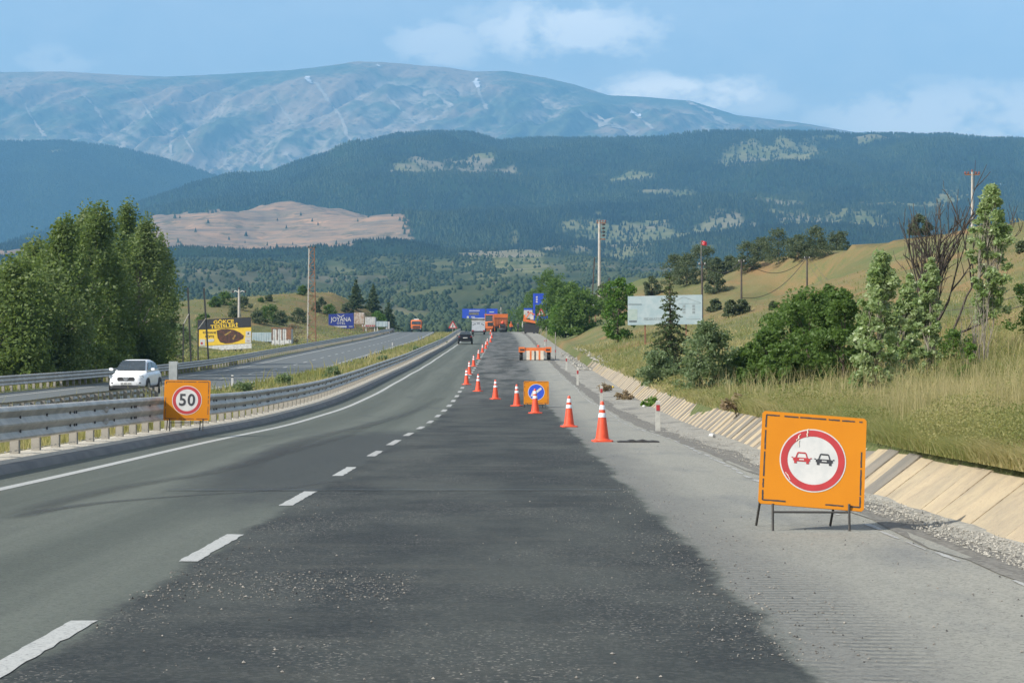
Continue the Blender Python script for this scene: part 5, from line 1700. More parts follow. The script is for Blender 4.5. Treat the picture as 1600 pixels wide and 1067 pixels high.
# black hatchback driving away
X, d, z = hit(727, 537.5)
car = thing('black_car', 'black hatchback driving away in the left lane behind the grey van', 'car', (X, d, z + .004), R(1))
MB().loft([(-2.0, .42, .92, .74, .70), (-1.94, .32, 1.0, .83, .76), (-1.6, .28, 1.02, .87, .80), (0, .28, 1.0, .88, .82), (1.2, .28, .95, .87, .80), (1.8, .32, .85, .82, .74), (2.0, .42, .72, .7, .62)], 20, 5).build('body', m_carblack, car, True)
MB().loft([(-1.9, .92, 1.05, .72, .66), (-1.5, .92, 1.40, .74, .58), (-1.1, .92, 1.46, .74, .56), (.0, .92, 1.44, .74, .56), (.5, .92, 1.2, .74, .64), (.95, .92, .98, .72, .7)], 18, 6).build('cabin', m_carblack, car, True)
o = quad(MB(), (-.64, -1.86, 1.06), (.64, -1.86, 1.06), (.54, -1.49, 1.39), (-.54, -1.49, 1.39), .02).build('rear_window', m_glass, car); o.location = (0, -.035, .01)
for s in (-1, 1):
    MB().box(min(s * .60, s * .80), max(s * .60, s * .80), -2.02, -1.9, .80, .90).build('tail_light', m_tail, car)
    for y in (-1.25, 1.25): wheel('wheel', car, s * .78, y, .31, .2)
    MB().box(min(s * .88, s * 1.02), max(s * .88, s * 1.02), .42, .52, .92, 1.06).build('mirror', m_carblack, car)
MB().box(-.26, .26, -2.015, -2.0, .66, .77).build('number_plate', m_white, car)
MB().box(-.6, .6, -2.01, -1.95, .34, .46).build('lower_bumper', m_plastic, car)

# grey box van
d = 318; X = (747.5 - 800) / F * d
van = thing('grey_van', 'silver grey box van with an arc of dark lettering on its back door', 'van', (X, d, float(ZM(d)) + .004), R(.5))
MB().box(-1.05, 1.05, 0, 4.2, .55, 2.25, .05, .05).build('cargo_box', m_silver, van)
MB().box(-1.0, 1.0, -.03, .0, .6, 2.0).build('rear_door', m_silver, van)
MB().box(-1.06, 1.06, -.06, .1, 2.08, 2.24).build('roof_ledge', m_tin, van)
MB().box(-1.0, 1.0, -.02, .25, 2.26, 2.46).build('dark_gap', m_plastic, van)
MB().loft([(-.12, 2.46, 2.58, 1.05), (1.5, 2.46, 2.62, 1.0), (2.6, 2.4, 2.5, .9)], 12, 5).build('roof_deflector', m_tin, van)
MB().loft([(4.2, .5, 2.1, 1.0), (5.0, .5, 1.9, .98, .85), (5.5, .5, 1.2, .92, .8)], 14, 5).build('cab', m_silver, van)
for s in (-1, 1):
    MB().box(min(s * .72, s * 1.02), max(s * .72, s * 1.02), -.08, -.03, .50, .72).build('tail_light', m_tail, van)
    for y in (.9, 4.4): wheel('wheel', van, s * .9, y, .36, .26, False)
MB().box(-1.0, 1.0, -.1, .02, .38, .52).build('bumper', m_plastic, van)
lm = MB()
for k in range(11):
    a = (k - 5) / 5
    if k in (3, 7): continue
    zz_ = 1.75 - .22 * a * a
    lm.box(a * .82 - .05, a * .82 + .05, -.036, -.031, zz_ - .09, zz_ + .09)
lm.build('lettering', m_black, van, kind='stuff')

# orange truck coming on the opposite road
d = 446; X = (650.5 - 800) / F * d
tk = thing('oncoming_truck', 'orange truck coming over the crest of the opposite road', 'truck', (X, d, float(ZO(d)) + .004), R(2))
MB().loft([(-.9, .75, 2.45, 1.12, 1.05), (-.78, .6, 2.62, 1.2, 1.12), (.9, .6, 2.66, 1.2, 1.12)], 18, 7).build('cab', m_machine, tk, True)
o = quad(MB(), (-1.0, -.92, 1.68), (1.0, -.92, 1.68), (.95, -.86, 2.3), (-.95, -.86, 2.3), .02).build('windscreen', m_glass, tk); o.location = (0, -.02, 0)
MB().box(-1.22, 1.22, 1.0, 6.2, .95, 2.55).build('load_bed', m_machine_dirty, tk)
MB().box(-.6, .6, -.6, .6, 2.64, 2.86, .1, .1).build('roof_deflector', m_tin, tk)
MB().box(-1.15, 1.15, -.98, -.8, .42, .78).build('bumper', m_plastic, tk)
MB().box(-.8, .8, -.945, -.90, .95, 1.25).build('grille', m_plastic, tk)
for s in (-1, 1):
    MB().box(s * .92 - .14, s * .92 + .14, -1.0, -.97, .55, .70).build('headlight', m_lamp, tk)
    MB().box(s * 1.34 - .1, s * 1.34 + .1, -.8, -.7, 1.6, 2.2).build('mirror', m_plastic, tk)
    for y in (.1, 4.6): wheel('wheel', tk, s * 1.02, y, .5, .3, False)

# dump truck
d = 382; X = (782.5 - 800) / F * d
dt = thing('dump_truck', 'orange dump truck seen from behind at the work site', 'truck', (X, d, float(ZM(d)) + .004), R(1))
MB().add([(-1.25, 0, 1.1), (1.25, 0, 1.1), (1.25, 5, 1.1), (-1.25, 5, 1.1), (-1.32, -.25, 3.35), (1.32, -.25, 3.35), (1.32, 5, 3.1), (-1.32, 5, 3.1)], [(3, 2, 1, 0), (4, 5, 6, 7), (0, 1, 5, 4), (1, 2, 6, 5), (2, 3, 7, 6), (3, 0, 4, 7)]).build('dump_bed', m_machine, dt)
q = MB(); quad(q, (-1.15, -.06, 1.3), (1.15, -.06, 1.3), (1.18, -.19, 2.45), (-1.18, -.19, 2.45), .02)
tg = q.build('tailgate', m_machine_dirty, dt)
for x in (-1.0, -.5, 0, .5, 1.0): MB().bar((x, -.10, 1.3), (x, -.22, 2.42), .1, .06).build('rib', m_machine_dirty, tg)
MB().box(-1.2, 1.2, -.24, -.1, 2.46, 2.62).build('bed_rail', m_plastic, dt)
for s in (-1, 1):
    for y in (.8, 2.0, 5.6): wheel('wheel', dt, s * .95, y, .5, .5, False)
MB().box(-1.1, 1.1, .0, 5.8, .7, 1.08).build('chassis', m_plastic, dt)
MB().loft([(5.2, .7, 2.7, 1.2), (6.9, .7, 2.6, 1.2, 1.1), (7.1, .8, 2.0, 1.1)], 14, 6).build('cab', m_machine, dt)

# small roller behind the dump truck
d = 374; X = (785.5 - 800) / F * d
rl = thing('compact_roller', 'small orange roller standing behind the dump truck, black drum', 'road roller', (X, d, float(ZM(d)) + .004))
MB().lathe([(.1, -.6), (.42, -.6), (.44, -.56), (.44, .56), (.42, .6), (.1, .6)], 22, (0, 0, .44), 'x').build('drum', m_plastic, rl, True)
MB().loft([(.2, .62, 1.15, .62), (.5, .6, 1.25, .66), (1.7, .6, 1.25, .66), (1.9, .65, 1.1, .6)], 14, 6).build('hood', m_machine, rl)
MB().box(-.55, .55, -.3, .5, .95, 1.5).build('seat', m_plastic, rl)
MB().lathe([(.1, -.6), (.42, -.6), (.44, -.56), (.44, .56), (.42, .6), (.1, .6)], 22, (0, 2.0, .44), 'x').build('drum', m_plastic, rl, True)
MB().lathe([(.02, 1.5), (.22, 1.5), (.30, 1.62), (.30, 1.8), (.2, 1.96), (.04, 2.0)], 14).build('beacon', m_cone, rl, True)

# wheel loader left of the dump truck
d = 378; X = (764 - 800) / F * d
wl_ = thing('orange_loader', 'orange machine with a glazed cab between the van and the dump truck', 'loader', (X, d, float(ZM(d)) + .004))
MB().loft([(-.1, .7, 1.8, .78, .7), (.0, .6, 1.95, .85, .78), (2.2, .6, 1.95, .85, .8)], 14, 6).build('engine_cover', m_machine, wl_)
MB().box(-.25, .75, -.13, -.08, 1.1, 1.78).build('radiator_grille', m_plastic, wl_)
MB().box(-.78, .78, 1.0, 2.5, 1.96, 3.1, .06, .06).build('cab_glass', m_glass, wl_)
MB().box(-.85, .85, .9, 2.6, 3.1, 3.3).build('cab_roof', m_machine, wl_)
for x in (-.76, .76):
    for y in (1.0, 2.5): MB().bar((x, y, 1.9), (x * .94, y, 3.12), .1).build('cab_pillar', m_machine, wl_)
for s in (-1, 1):
    for y in (.6, 3.2): wheel('wheel', wl_, s * .75, y, .62, .4, False)
MB().box(-1.1, 1.1, 4.2, 5.0, .2, 1.2).build('bucket', m_machine_dirty, wl_)

# low trailer
X, d, z = hit(836, 563)
tr = thing('low_trailer', 'low orange trailer parked on the closed lane, two striped boards hung at its back', 'trailer', (X, d, z + .004))
MB().box(-1.25, 1.25, 0, .22, .72, .98).build('rear_beam', m_machine, tr)
MB().box(-1.0, 1.0, .22, 4.6, .74, .9).build('deck', m_machine_dirty, tr)
for s in (-1, 1):
    MB().box(min(s * .80, s * 1.27), max(s * .80, s * 1.27), -.06, .9, .62, 1.03).build('mudguard', m_machine, tr)
    for y in (.45, 1.35): wheel('wheel', tr, s * 1.08, y, .36, .26)
    MB().box(min(s * .06, s * .66), max(s * .06, s * .66), -.10, -.06, .03, .74).build('warning_board', m_cream, tr)
    MB().box(s * .34 - .07, s * .34 + .07, -.106, -.1025, .04, .73).build('stripe', m_machine, tr)
    MB().box(s * 1.0 - .16, s * 1.0 + .16, -.075, -.0625, .74, .88).build('tail_lamp', m_plastic, tr)
MB().box(-.05, .05, -.12, -.06, .0, .70).build('lock_post', m_iron, tr)
MB().lathe([(.04, 1.03), (.09, 1.03), (.10, 1.12), (.05, 1.18)], 10, (.25, .4, 0)).build('beacon', m_cone, tr)
MB().bar((0, 4.6, .8), (0, 6.4, .55), .12).build('drawbar', m_machine_dirty, tr)

# paver on the right
d = 340; X = (830.5 - 800) / F * d
pv_ = thing('asphalt_paver', 'dark machine with a slanted orange top at the right of the work site', 'paver', (X, d, gz(X, d) if X - XD(d) > 7 else float(ZM(d))))
z0_ = 0
MB().box(-1.25, 1.25, 0, 4.5, .45, 1.75).build('hull', m_plastic, pv_)
for s in (-1, 1): MB().loft([(-.1, .0, .6, .18), (.1, -.02, .8, .2), (3.8, -.02, .8, .2), (4.1, .0, .6, .18)], 12, 4).build('track', m_rubber, pv_).location = (s * 1.0, .2, .02)
MB().add([(-1.35, -.2, 2.0), (1.35, -.2, 1.55), (1.35, 4.3, 1.55), (-1.35, 4.3, 2.0), (-1.35, -.2, 2.45), (1.35, -.2, 1.95), (1.35, 4.3, 1.95), (-1.35, 4.3, 2.45)], [(3, 2, 1, 0), (4, 5, 6, 7), (0, 1, 5, 4), (1, 2, 6, 5), (2, 3, 7, 6), (3, 0, 4, 7)]).build('deck', m_machine, pv_)
MB().box(-1.3, -1.0, .0, .5, 2.45, 3.1).build('hopper_side', m_machine, pv_)
MB().bar((-1.0, 1.0, 2.4), (-.2, 1.0, 3.5), .18).bar((-.2, 1.0, 3.5), (.5, 1.0, 3.1), .18).build('conveyor', m_machine, pv_)
MB().box(-.25, .35, .8, 1.4, 2.3, 3.0).build('control_stand', m_tin, pv_)
MB().box(-1.2, 1.2, -.6, -.05, .15, .8).build('screed', m_plastic, pv_)

# ------------------------------------------------------------------ people at the work site
def person(label, loc, rz, top, legs, hat, lean=0.0, arm=.35):
    root = thing('person', label, 'person', loc, rz)
    V = [(0, 0, .95), (0, 0, 1.15), (0, lean * .5, 1.38), (0, lean, 1.5), (0, lean, 1.57), (0, lean - .01, 1.68), (0, lean - .01, 1.76),
         (.10, 0, .90), (.13, .05, .50), (.14, -.10, .08), (.15, -.24, .045),
         (-.10, 0, .90), (-.12, -.08, .50), (-.13, .08, .08), (-.14, -.06, .045),
         (.20, lean * .6, 1.42), (.27, lean - .02, 1.15), (.24, -arm, 1.02), (.23, -arm - .08, 1.0),
         (-.20, lean * .6, 1.42), (-.28, lean + .05, 1.14), (-.27, -.08, .92), (-.27, -.12, .84)]
    E = [(0, 1), (1, 2), (2, 3), (3, 4), (4, 5), (5, 6), (0, 7), (7, 8), (8, 9), (9, 10), (0, 11), (11, 12), (12, 13), (13, 14), (2, 15), (15, 16), (16, 17), (17, 18), (2, 19), (19, 20), (20, 21), (21, 22)]
    Rr = [.15, .15, .17, .07, .06, .10, .07, .10, .07, .05, .045, .10, .07, .05, .045, .075, .05, .042, .04, .075, .05, .042, .04]
    me = bpy.data.meshes.new('body'); me.from_pydata(V, E, [])
    b = bpy.data.objects.new('body', me); b.parent = root; col.objects.link(b)
    b.modifiers.new('skin', 'SKIN')
    for k, sv in enumerate(me.skin_vertices[0].data): sv.radius = (Rr[k], Rr[k] * (.75 if k in (0, 1, 2) else 1)); sv.use_root = k == 0
    sd = b.modifiers.new('smooth', 'SUBSURF'); sd.levels = sd.render_levels = 1
    t = NT('worker_clothes')
    zz_ = t.sep(t.coord('Object'))[2]
    cc = t.mix(t.ramp(zz_, .93, .95), legs, top); cc = t.mix(t.ramp(zz_, 1.53, 1.55), cc, (.40, .24, .17)); cc = t.mix(t.ramp(zz_, .08, .10), (.02, .02, .02), cc)
    me.materials.append(t.fin(cc, .8))
    MB().lathe([(.135, 1.72), (.125, 1.735), (.115, 1.80), (.07, 1.86), (.02, 1.875)], 14, (0, lean - .01, 0)).build('hat', hat, root, True)
    return root


for (x, d, rz, top, legs, hat, lab) in [(798.5, 376, .3, (.72, .15, .03), (.03, .04, .09), m_cone, 'worker in an orange vest and dark trousers standing by the dump truck'), (809.5, 380, 2.6, (.02, .025, .035), (.02, .022, .03), m_black, 'worker all in dark clothes standing between two workers'), (816.5, 386, 1.4, (.55, .55, .52), (.25, .24, .2), m_tin, 'worker in pale clothes standing beside the paver')]:
    X = (x - 800) / F * d
    person(lab, (X, d, float(ZM(d)) + .004), rz, top, legs, hat)

# ------------------------------------------------------------------ signs and billboards
def tri_sign(name, label, loc, h, blue=False):
    r = thing(name, label, 'road sign', loc)
    MB().tube([(0, 0, -.3), (0, 0, h)], .045, 8).build('pole', m_post, r)
    a = .62
    p = MB().poly([(-a, h - 1.02), (a, h - 1.02), (a + .03, h - .98), (.04, h + .05), (-.04, h + .05), (-a - .03, h - .98)], -.08, -.055).build('panel', m_red, r)
    MB().poly([(-.43, h - .91), (.43, h - .91), (0, h - .16)], -.0865, -.081).build('white_field', m_white, p)
    MB().poly([(-.08, h - .86), (.08, h - .86), (.06, h - .62), (.14, h - .56), (.02, h - .36), (-.06, h - .36), (-.02, h - .58), (-.08, h - .66)], -.092, -.087).build('symbol', m_black, p)
    if blue:
        b = MB().box(-.62, .62, -.08, -.06, h - 2.05, h - 1.12).build('info_plate', m_blue, r)
        for zz_ in (h - 1.4, h - 1.72): MB().box(-.35, .35, -.086, -.081, zz_ - .06, zz_ + .06).build('text_line', m_white, b)
    return r


d = 296; X = (707.5 - 800) / F * d
tri_sign('narrowing_sign', 'red bordered triangle sign on a post behind the near guard rail', (X, d, gz(X, d)), EYE + (CY - 502) / F * d - gz(X, d))
d = 300; X = (845.5 - 800) / F * d
tri_sign('traffic_light_sign', 'red bordered triangle sign over a blue plate at the right roadside', (X, d, float(ZM(d)) if X - XD(d) < UW(d) else gz(X, d)), 4.0, True)

# overhead sign far beyond the crest
d = 640
zt_ = lambda y: EYE + (CY - y) / F * d
r = thing('overhead_sign', 'wide blue overhead road sign behind the van, in two panels', 'road sign', ((750 - 800) / F * d, d, -4.0))
base = r.location
lx = lambda x: (x - 800) / F * d - base.x
MB().box(lx(722.2), lx(758.3), -.1, 0, zt_(497.2) + 4, zt_(482.6) + 4).build('left_panel', m_blue, r)
MB().box(lx(760), lx(777.3), -.1, 0, zt_(496) + 4, zt_(482.3) + 4).build('right_panel', m_blue, r)
mb = MB()
for (xa, xb, y) in [(733, 749.5, 485.3), (736, 742, 495.0)]: mb.box(lx(xa), lx(xb), -.13, -.105, zt_(y + .8) + 4, zt_(y - .5) + 4)
mb.build('text_line', m_white, r); MB().box(lx(764.5), lx(772), -.13, -.105, zt_(488.3) + 4, zt_(486.9) + 4).build('text_line', m_white, r)
MB().box(lx(732.5), lx(748), -.14, -.105, zt_(492.2) + 4, zt_(487.8) + 4).build('matrix_display', M('matrix_grey', (.16, .15, .13), (.06, .06, .06), 3, .6), r)
MB().lathe([(.02, -.13), (.35, -.13), (.35, -.105), (.02, -.105)], 14, (lx(731), 0, zt_(495.5) + 4), 'y').build('emblem', m_white, r)
MB().tube([(lx(783), .6, 0), (lx(783), .6, zt_(480) + 4)], .25, 10).build('mast', m_post, r)
for y in (485, 493): MB().tube([(lx(722), .35, zt_(y) + 4), (lx(783), .35, zt_(y) + 4)], .12, 8).build('arm', m_post, r)

# blue pylon sign and white notice board at the clump
d = 345
X = (838 - 800) / F * d
r = thing('pylon_sign', 'tall blue pylon sign at the left of the roadside clump', 'sign', (X, d, gz(X, d)))
zz0 = EYE + (CY - 495) / F * d - gz(X, d); zz1 = EYE + (CY - 458.5) / F * d - gz(X, d)
MB().box(-.55, -.2, -.1, .1, -.4, zz1).build('left_mast', m_blue, r)
MB().box(-.198, 1.6, -.09, .09, zz1 - .30, zz1 - .003).build('head_bar', m_blue, r)
MB().box(-.198, 1.6, -.06, .06, zz1 - 1.9, zz1 - .31).build('panel', m_blue, r)
MB().box(1.6, 1.9, -.1, .1, -.4, zz1).build('right_mast', m_blue, r)
mb = MB()
for zz_ in (zz1 - .62, zz1 - 1.02, zz1 - 1.42): mb.box(-.08, .22, -.072, -.061, zz_ - .12, zz_ + .12)
mb.build('letter_marks', m_white, r, kind='stuff')
d = 352; X = (825 - 800) / F * d
r = thing('notice_board', 'white notice board with a blue head strip above the paver', 'sign', (X, d, gz(X, d)))
zz0 = EYE + (CY - 497) / F * d - gz(X, d); zz1 = EYE + (CY - 481.5) / F * d - gz(X, d)
MB().box(-.72, .75, -.05, .05, zz0, zz1 - .32).build('panel', m_white, r)
MB().box(-.72, .75, -.055, .055, zz1 - .318, zz1).build('head_strip', m_blue, r)
MB().box(-.1, .16, -.058, -.0505, zz1 - .85, zz1 - .55).build('emblem', m_red, r)
for k in range(4): MB().box(-.6, .62 - .2 * (k % 2), -.058, -.0505, zz0 + .12 + k * .19, zz0 + .19 + k * .19).build('text_line', m_faded_print, r)
for x in (-.5, .55): MB().tube([(x, .08, -.4), (x, .08, zz0 + .2)], .05, 8).build('leg', m_post, r)

# torn white board on the hill
X, d, z = at(925, 236)
r = thing('torn_board', 'torn white hoarding tilted between the trees of the clump', 'hoarding', (X, d, z))
hh_ = EYE + (CY - 473) / F * d - z
q = MB().poly([(-.75, .28), (.55, .42), (.62, .1), (.25, -.5), (.05, -.42), (.18, .0), (-.2, -.08), (-.5, .05)], -.03, .03).build('panel', m_tin, r); q.location = (0, 0, hh_)
MB().tube([(-.3, .1, -.3), (-.3, .1, hh_ + .1)], .05, 8).build('leg', m_rust, r); MB().tube([(.4, .1, -.3), (.4, .1, hh_ + .2)], .05, 8).build('leg', m_rust, r)

# faded billboard on the right
d = 150
zt_ = lambda y: EYE + (CY - y) / F * d
X = (1039 - 800) / F * d; zb0 = gz(X, d)
r = thing('faded_billboard', 'wide faded pale blue billboard on rusty legs behind the fir tree', 'billboard', (X, d, zb0), R(-2))
lx = lambda x: (x - 1039) / F * d
p = MB().add([(lx(981), 0, zt_(508) - zb0), (lx(1097), 0, zt_(506.5) - zb0), (lx(1097), 0, zt_(460.5) - zb0), (lx(981), 0, zt_(463) - zb0)] + [(lx(981), .08, zt_(508) - zb0), (lx(1097), .08, zt_(506.5) - zb0), (lx(1097), .08, zt_(460.5) - zb0), (lx(981), .08, zt_(463) - zb0)], [(0, 1, 2, 3), (7, 6, 5, 4), (0, 4, 5, 1), (1, 5, 6, 2), (2, 6, 7, 3), (3, 7, 4, 0)]).build('panel', m_faded, r)
text('FEDERASYON', .26, m_faded_print, p, (lx(1022), -.008, zt_(498.5) - zb0), .95, 'lettering', 1.0, .004)
MB().poly([(lx(1052), zt_(472) - zb0), (lx(1052), zt_(471.3) - zb0), (lx(1068), zt_(463.5) - zb0), (lx(1095), zt_(473) - zb0), (lx(1095), zt_(473.8) - zb0), (lx(1068), zt_(464.6) - zb0)], -.01, -.002).build('house_outline', m_faded_print, p)
MB().box(lx(1060), lx(1094), -.01, -.002, zt_(474.6) - zb0, zt_(474) - zb0).build('house_eaves', m_faded_print, p)
for xa in (1066.5, 1081.5):
    for k in range(3): MB().box(lx(xa), lx(xa + 4.2), -.01, -.002, zt_(480 + k * 5) - zb0, zt_(476.3 + k * 5) - zb0).build('house_window', m_faded_print, p)
MB().box(lx(982), lx(1003), -.01, -.002, zt_(476) - zb0, zt_(475.2) - zb0).build('dark_line', m_black, p)
MB().box(lx(983), lx(995), -.01, -.002, zt_(503) - zb0, zt_(501.3) - zb0).build('small_caption', m_black, p)
MB().box(lx(1072), lx(1094), -.01, -.002, zt_(499) - zb0, zt_(498.2) - zb0).build('small_caption', m_faded_print, p)
MB().box(lx(981.5), lx(996), -.007, -.002, zt_(500) - zb0, zt_(483) - zb0).build('pale_field', m_grass_print, p)
for x in (1008, 1040, 1072): MB().bar((lx(x), .15, -.4), (lx(x), .15, zt_(470) - zb0), .10).build('leg', m_rust, r)
for x in (1008, 1072): MB().bar((lx(x) + .1, 1.2, -.4), (lx(x), .2, zt_(492) - zb0), .07).build('brace', m_rust, r)

# yellow and black restaurant billboard on the left
d = 262
X = (352 - 800) / F * d; zb0 = gz(X, d)
zt_ = lambda y: EYE + (CY - y) / F * d - zb0
lx = lambda x: (x - 352) / F * d
r = thing('yellow_billboard', 'yellow and black billboard reading GÖKÇE TESİSLERİ with a dish of food', 'billboard', (X, d, zb0), R(0))


def qpan(name, x0, yl0, yr0, x1, yl1, yr1, mat, parent, y0=0, y1=.1):
    pts = [(lx(x0), zt_(yl1)), (lx(x1), zt_(yr1)), (lx(x1), zt_(yr0)), (lx(x0), zt_(yl0))]
    return MB().poly(pts, y0, y1).build(name, mat, parent)


p = qpan('panel', 308.5, 499.5, 495, 392.5, 541, 536, m_yellow, r)
qpan('black_header', 308.6, 499.6, 495.1, 392.4, 515.3, 511, m_black, p, -.02, -.002)
qpan('foot_board', 311, 541.5, 536.5, 393, 549, 544, m_tin, r, .02, .1)
sl = math.atan2(4.5, 84)
o = text('GÖKÇE', 7.6 * d / F, m_yellow, p, (lx(349.5), -.03, zt_(503.0)), 1.22, 'lettering', 1.02, .02); o.rotation_euler = (R(90), -sl, 0)
o = text('TESİSLERİ', 7.4 * d / F, m_yellow, p, (lx(350.5), -.03, zt_(509.8)), 1.28, 'lettering', 1.02, .02); o.rotation_euler = (R(90), -sl, 0)
o = text('KÖRHANE', 4.6 * d / F, m_black, p, (lx(327.3), -.012, zt_(519.8)), .95, 'lettering', 1, .008)
o = text('KÖFTE', 4.8 * d / F, m_black, p, (lx(327.5), -.012, zt_(526)), .95, 'lettering', 1, .008)
dish = [(338.5, 516.5), (346, 514.3), (356, 513.8), (366, 515.5), (375, 519.5), (381, 524.5), (380, 529), (372, 533), (362, 536), (352, 536.8), (344, 534.5), (340, 528)]
MB().poly([(lx(x), zt_(y)) for x, y in dish][::-1], -.02, -.002).build('dish_picture', m_meat, p)
MB().poly([(lx(x), zt_(y)) for x, y in [(350.5, 523), (360.5, 517), (361.5, 518.4), (352, 524.6)]][::-1], -.03, -.021).build('pepper_picture', m_chilli, p)
MB().poly([(lx(x), zt_(y)) for x, y in [(363, 529), (367, 523), (368.5, 524), (365, 531)]][::-1], -.03, -.021).build('pepper_picture', m_chilli, p)
for (x0, x1, y0_, y1_, mm) in [(312, 320.5, 530, 540, m_white), (384, 392.2, 517.5, 525.5, m_white), (383, 392.3, 526.3, 535.8, m_white)]:
    MB().box(lx(x0), lx(x1), -.02, -.002, zt_(y1_), zt_(y0_)).build('notice', mm, p)
MB().poly([(lx(x), zt_(y)) for x, y in [(322, 530.2), (333, 529.3), (335.2, 531.6), (333, 534), (322, 534.4)]][::-1], -.02, -.002).build('arrow_plate', m_white, p)
MB().disc(1.9 * d / F, -.03, -.021, (lx(315.3), zt_(536.3)), 14).build('round_mark', m_red, p)
MB().poly([(lx(x), zt_(y)) for x, y in [(386.4, 522.3), (389.6, 522.3), (388, 518.8)]], -.03, -.021).build('dark_mark', m_black, p)
text('VISA', 2.2 * d / F, m_red, p, (lx(387.8), -.03, zt_(532.5)), 1, 'lettering')
for x in (331, 340, 367.5, 377): MB().bar((lx(x), .2, -.5), (lx(x), .2, zt_(512)), .16).build('leg', m_iron, r)

# blue hotel billboard
d = 372
X = (533 - 800) / F * d; zb0 = gz(X, d)
zt_ = lambda y: EYE + (CY - y) / F * d - zb0
lx = lambda x: (x - 533) / F * d
r = thing('hotel_billboard', 'dark blue billboard reading JOYANA OTEL on two rusty legs', 'billboard', (X, d, zb0))
p = MB().poly([(lx(513.3), zt_(513.8)), (lx(553), zt_(513)), (lx(552.4), zt_(489)), (lx(513.3), zt_(491))], 0, .12).build('panel', m_navy, r)
text('JOYANA', 9.6 * d / F, m_white, p, (lx(532.8), -.02, zt_(499.3)), .86, 'lettering', 1, .012)
text('OTEL', 5.2 * d / F, m_white, p, (lx(533), -.02, zt_(505.3)), 1.0, 'lettering', 1.1, .008)
for s in (-1, 1): MB().poly([(lx(532.5), zt_(494.6)), (lx(532.5 + s * 5.5), zt_(491.6)), (lx(532.5 + s * 5), zt_(493.2)), (lx(532.5), zt_(495.8))][::s], -.02, -.002).build('emblem', m_white, p)
MB().box(lx(516), lx(541.5), -.02, -.002, zt_(511.6), zt_(509.3)).build('text_line', m_white, p)
MB().box(lx(545), lx(551), -.02, -.002, zt_(510.6), zt_(509.6)).build('text_line', m_white, p)
for x in (520, 547.5): MB().bar((lx(x), .2, -.5), (lx(x), .2, zt_(500)), .16).build('leg', m_rust, r)
# the things lined up right of it
d = 392
def tin_thing(name, label, cat, x0, x1, yt_, yb_, mat, dep, ribs=5, legs=False, dd=392):
    X = ((x0 + x1) / 2 - 800) / F * dd; zb = gz(X, dd)
    zt2 = lambda y: EYE + (CY - y) / F * dd - zb
    w = (x1 - x0) / F * dd
    if name in ('shed', 'glass_kiosk'): yb_ = CY + (EYE - zb + .05) * F / dd
    r = thing(name, label, cat, (X, dd, zb))
    b = MB().box(-w / 2, w / 2, 0, dep, zt2(yb_), zt2(yt_)).build('body', mat, r)
    for k in range(ribs):
        x = -w / 2 + w * (k + .5) / ribs
        MB().box(x - .05, x + .05, -.04, -.003, zt2(yb_) + .05, zt2(yt_) - .05).build('rib', mat, r)
    if legs or zt2(yb_) > .1:
        for x in (-w * .42, w * .42): MB().box(x - .08, x + .08, .1, .26, -.4, zt2(yb_) + (-.003)).build('leg', m_rust if mat is m_tinrust else m_tin, r)
    return r, zt2, w


tin_thing('rusty_hoarding', 'rust streaked pale hoarding directly right of the blue hotel billboard', 'hoarding', 553.5, 569, 488.5, 506, m_tinrust, .3, 4, True, 385)
r, zt2, w = tin_thing('white_container', 'white ribbed container with a red and white band below', 'container', 570.5, 586.5, 495.5, 507, m_tin, 2.5, 6, True, 392)
MB().box(-w / 2 - .6, w / 2, -.1, .0, zt2(510.5), zt2(507.4)).build('band_panel', m_white, r)
for x in (-.75, -.4, 0, .4, .75): MB().box(x - .14, x + .14, -.112, -.102, zt2(510), zt2(508)).build('red_mark', m_red, r)
r, zt2, w = tin_thing('tank_trailer', 'pale rounded tank between the white container and the pines', 'tank', 588, 605, 502, 510.5, m_faded, 2.2, 3, True, 410)
tin_thing('hoarding', 'small upright white panel at the far end of the tanks', 'hoarding', 605.5, 608.8, 502.5, 514, m_white, .2, 1, False, 418)
r, zt2, w = tin_thing('shed', 'low grey corrugated shed right behind the yellow billboard', 'shed', 394, 425, 519.5, 531, m_faded, 3, 8, False, 300)
r, zt2, w = tin_thing('glass_kiosk', 'small kiosk with white panes in a rusty frame right of the grey shed', 'kiosk', 424.5, 455, 513.5, 530, m_tin, 2.6, 4, False, 296)
MB().box(-w / 2 - .1, w / 2 + .1, -.1, 2.7, zt2(513.4), zt2(511.8)).build('roof', m_rust, r)
for x in (-w / 2, -w * .25, 0, w * .25, w / 2 - .12): MB().box(x, x + .12, -.06, -.042, zt2(531), zt2(513.5)).build('frame_post', m_rust, r)
MB().box(w * .30, w / 2, -.058, -.045, zt2(530), zt2(514)).build('rusty_panel', m_rust, r)

# bare black poles of an unbuilt billboard
d = 172
def pole_pair(label, xt, yt_, xb, yb_, xs, ys_, xsb):
    Xb = (xb - 800) / F * d; zb = gz(Xb, d)
    r = thing('bare_pole_frame', label, 'pole frame', (Xb, d, zb), 0, 'bare pole frames in front of the yellow billboard')
    H = EYE + (CY - yt_) / F * d - zb; H2 = EYE + (CY - ys_) / F * d - zb
    MB().bar((0, 0, -.4), ((xt - xb) / F * d, 0, H), .13).build('tall_pole', m_darkpole, r)
    xo = (xsb - xb) / F * d; xo2 = (xs - xb) / F * d
    MB().bar((xo, -.6, -.4), (xo2, -.6, H2), .11).build('short_pole', m_darkpole, r)
    f = (EYE + (CY - (ys_ - 15)) / F * d - zb)
    MB().bar((xo2, -.55, H2 - .05), ((xt - xb) / F * d * f / H, -.07, f), .07).build('brace', m_post, r)


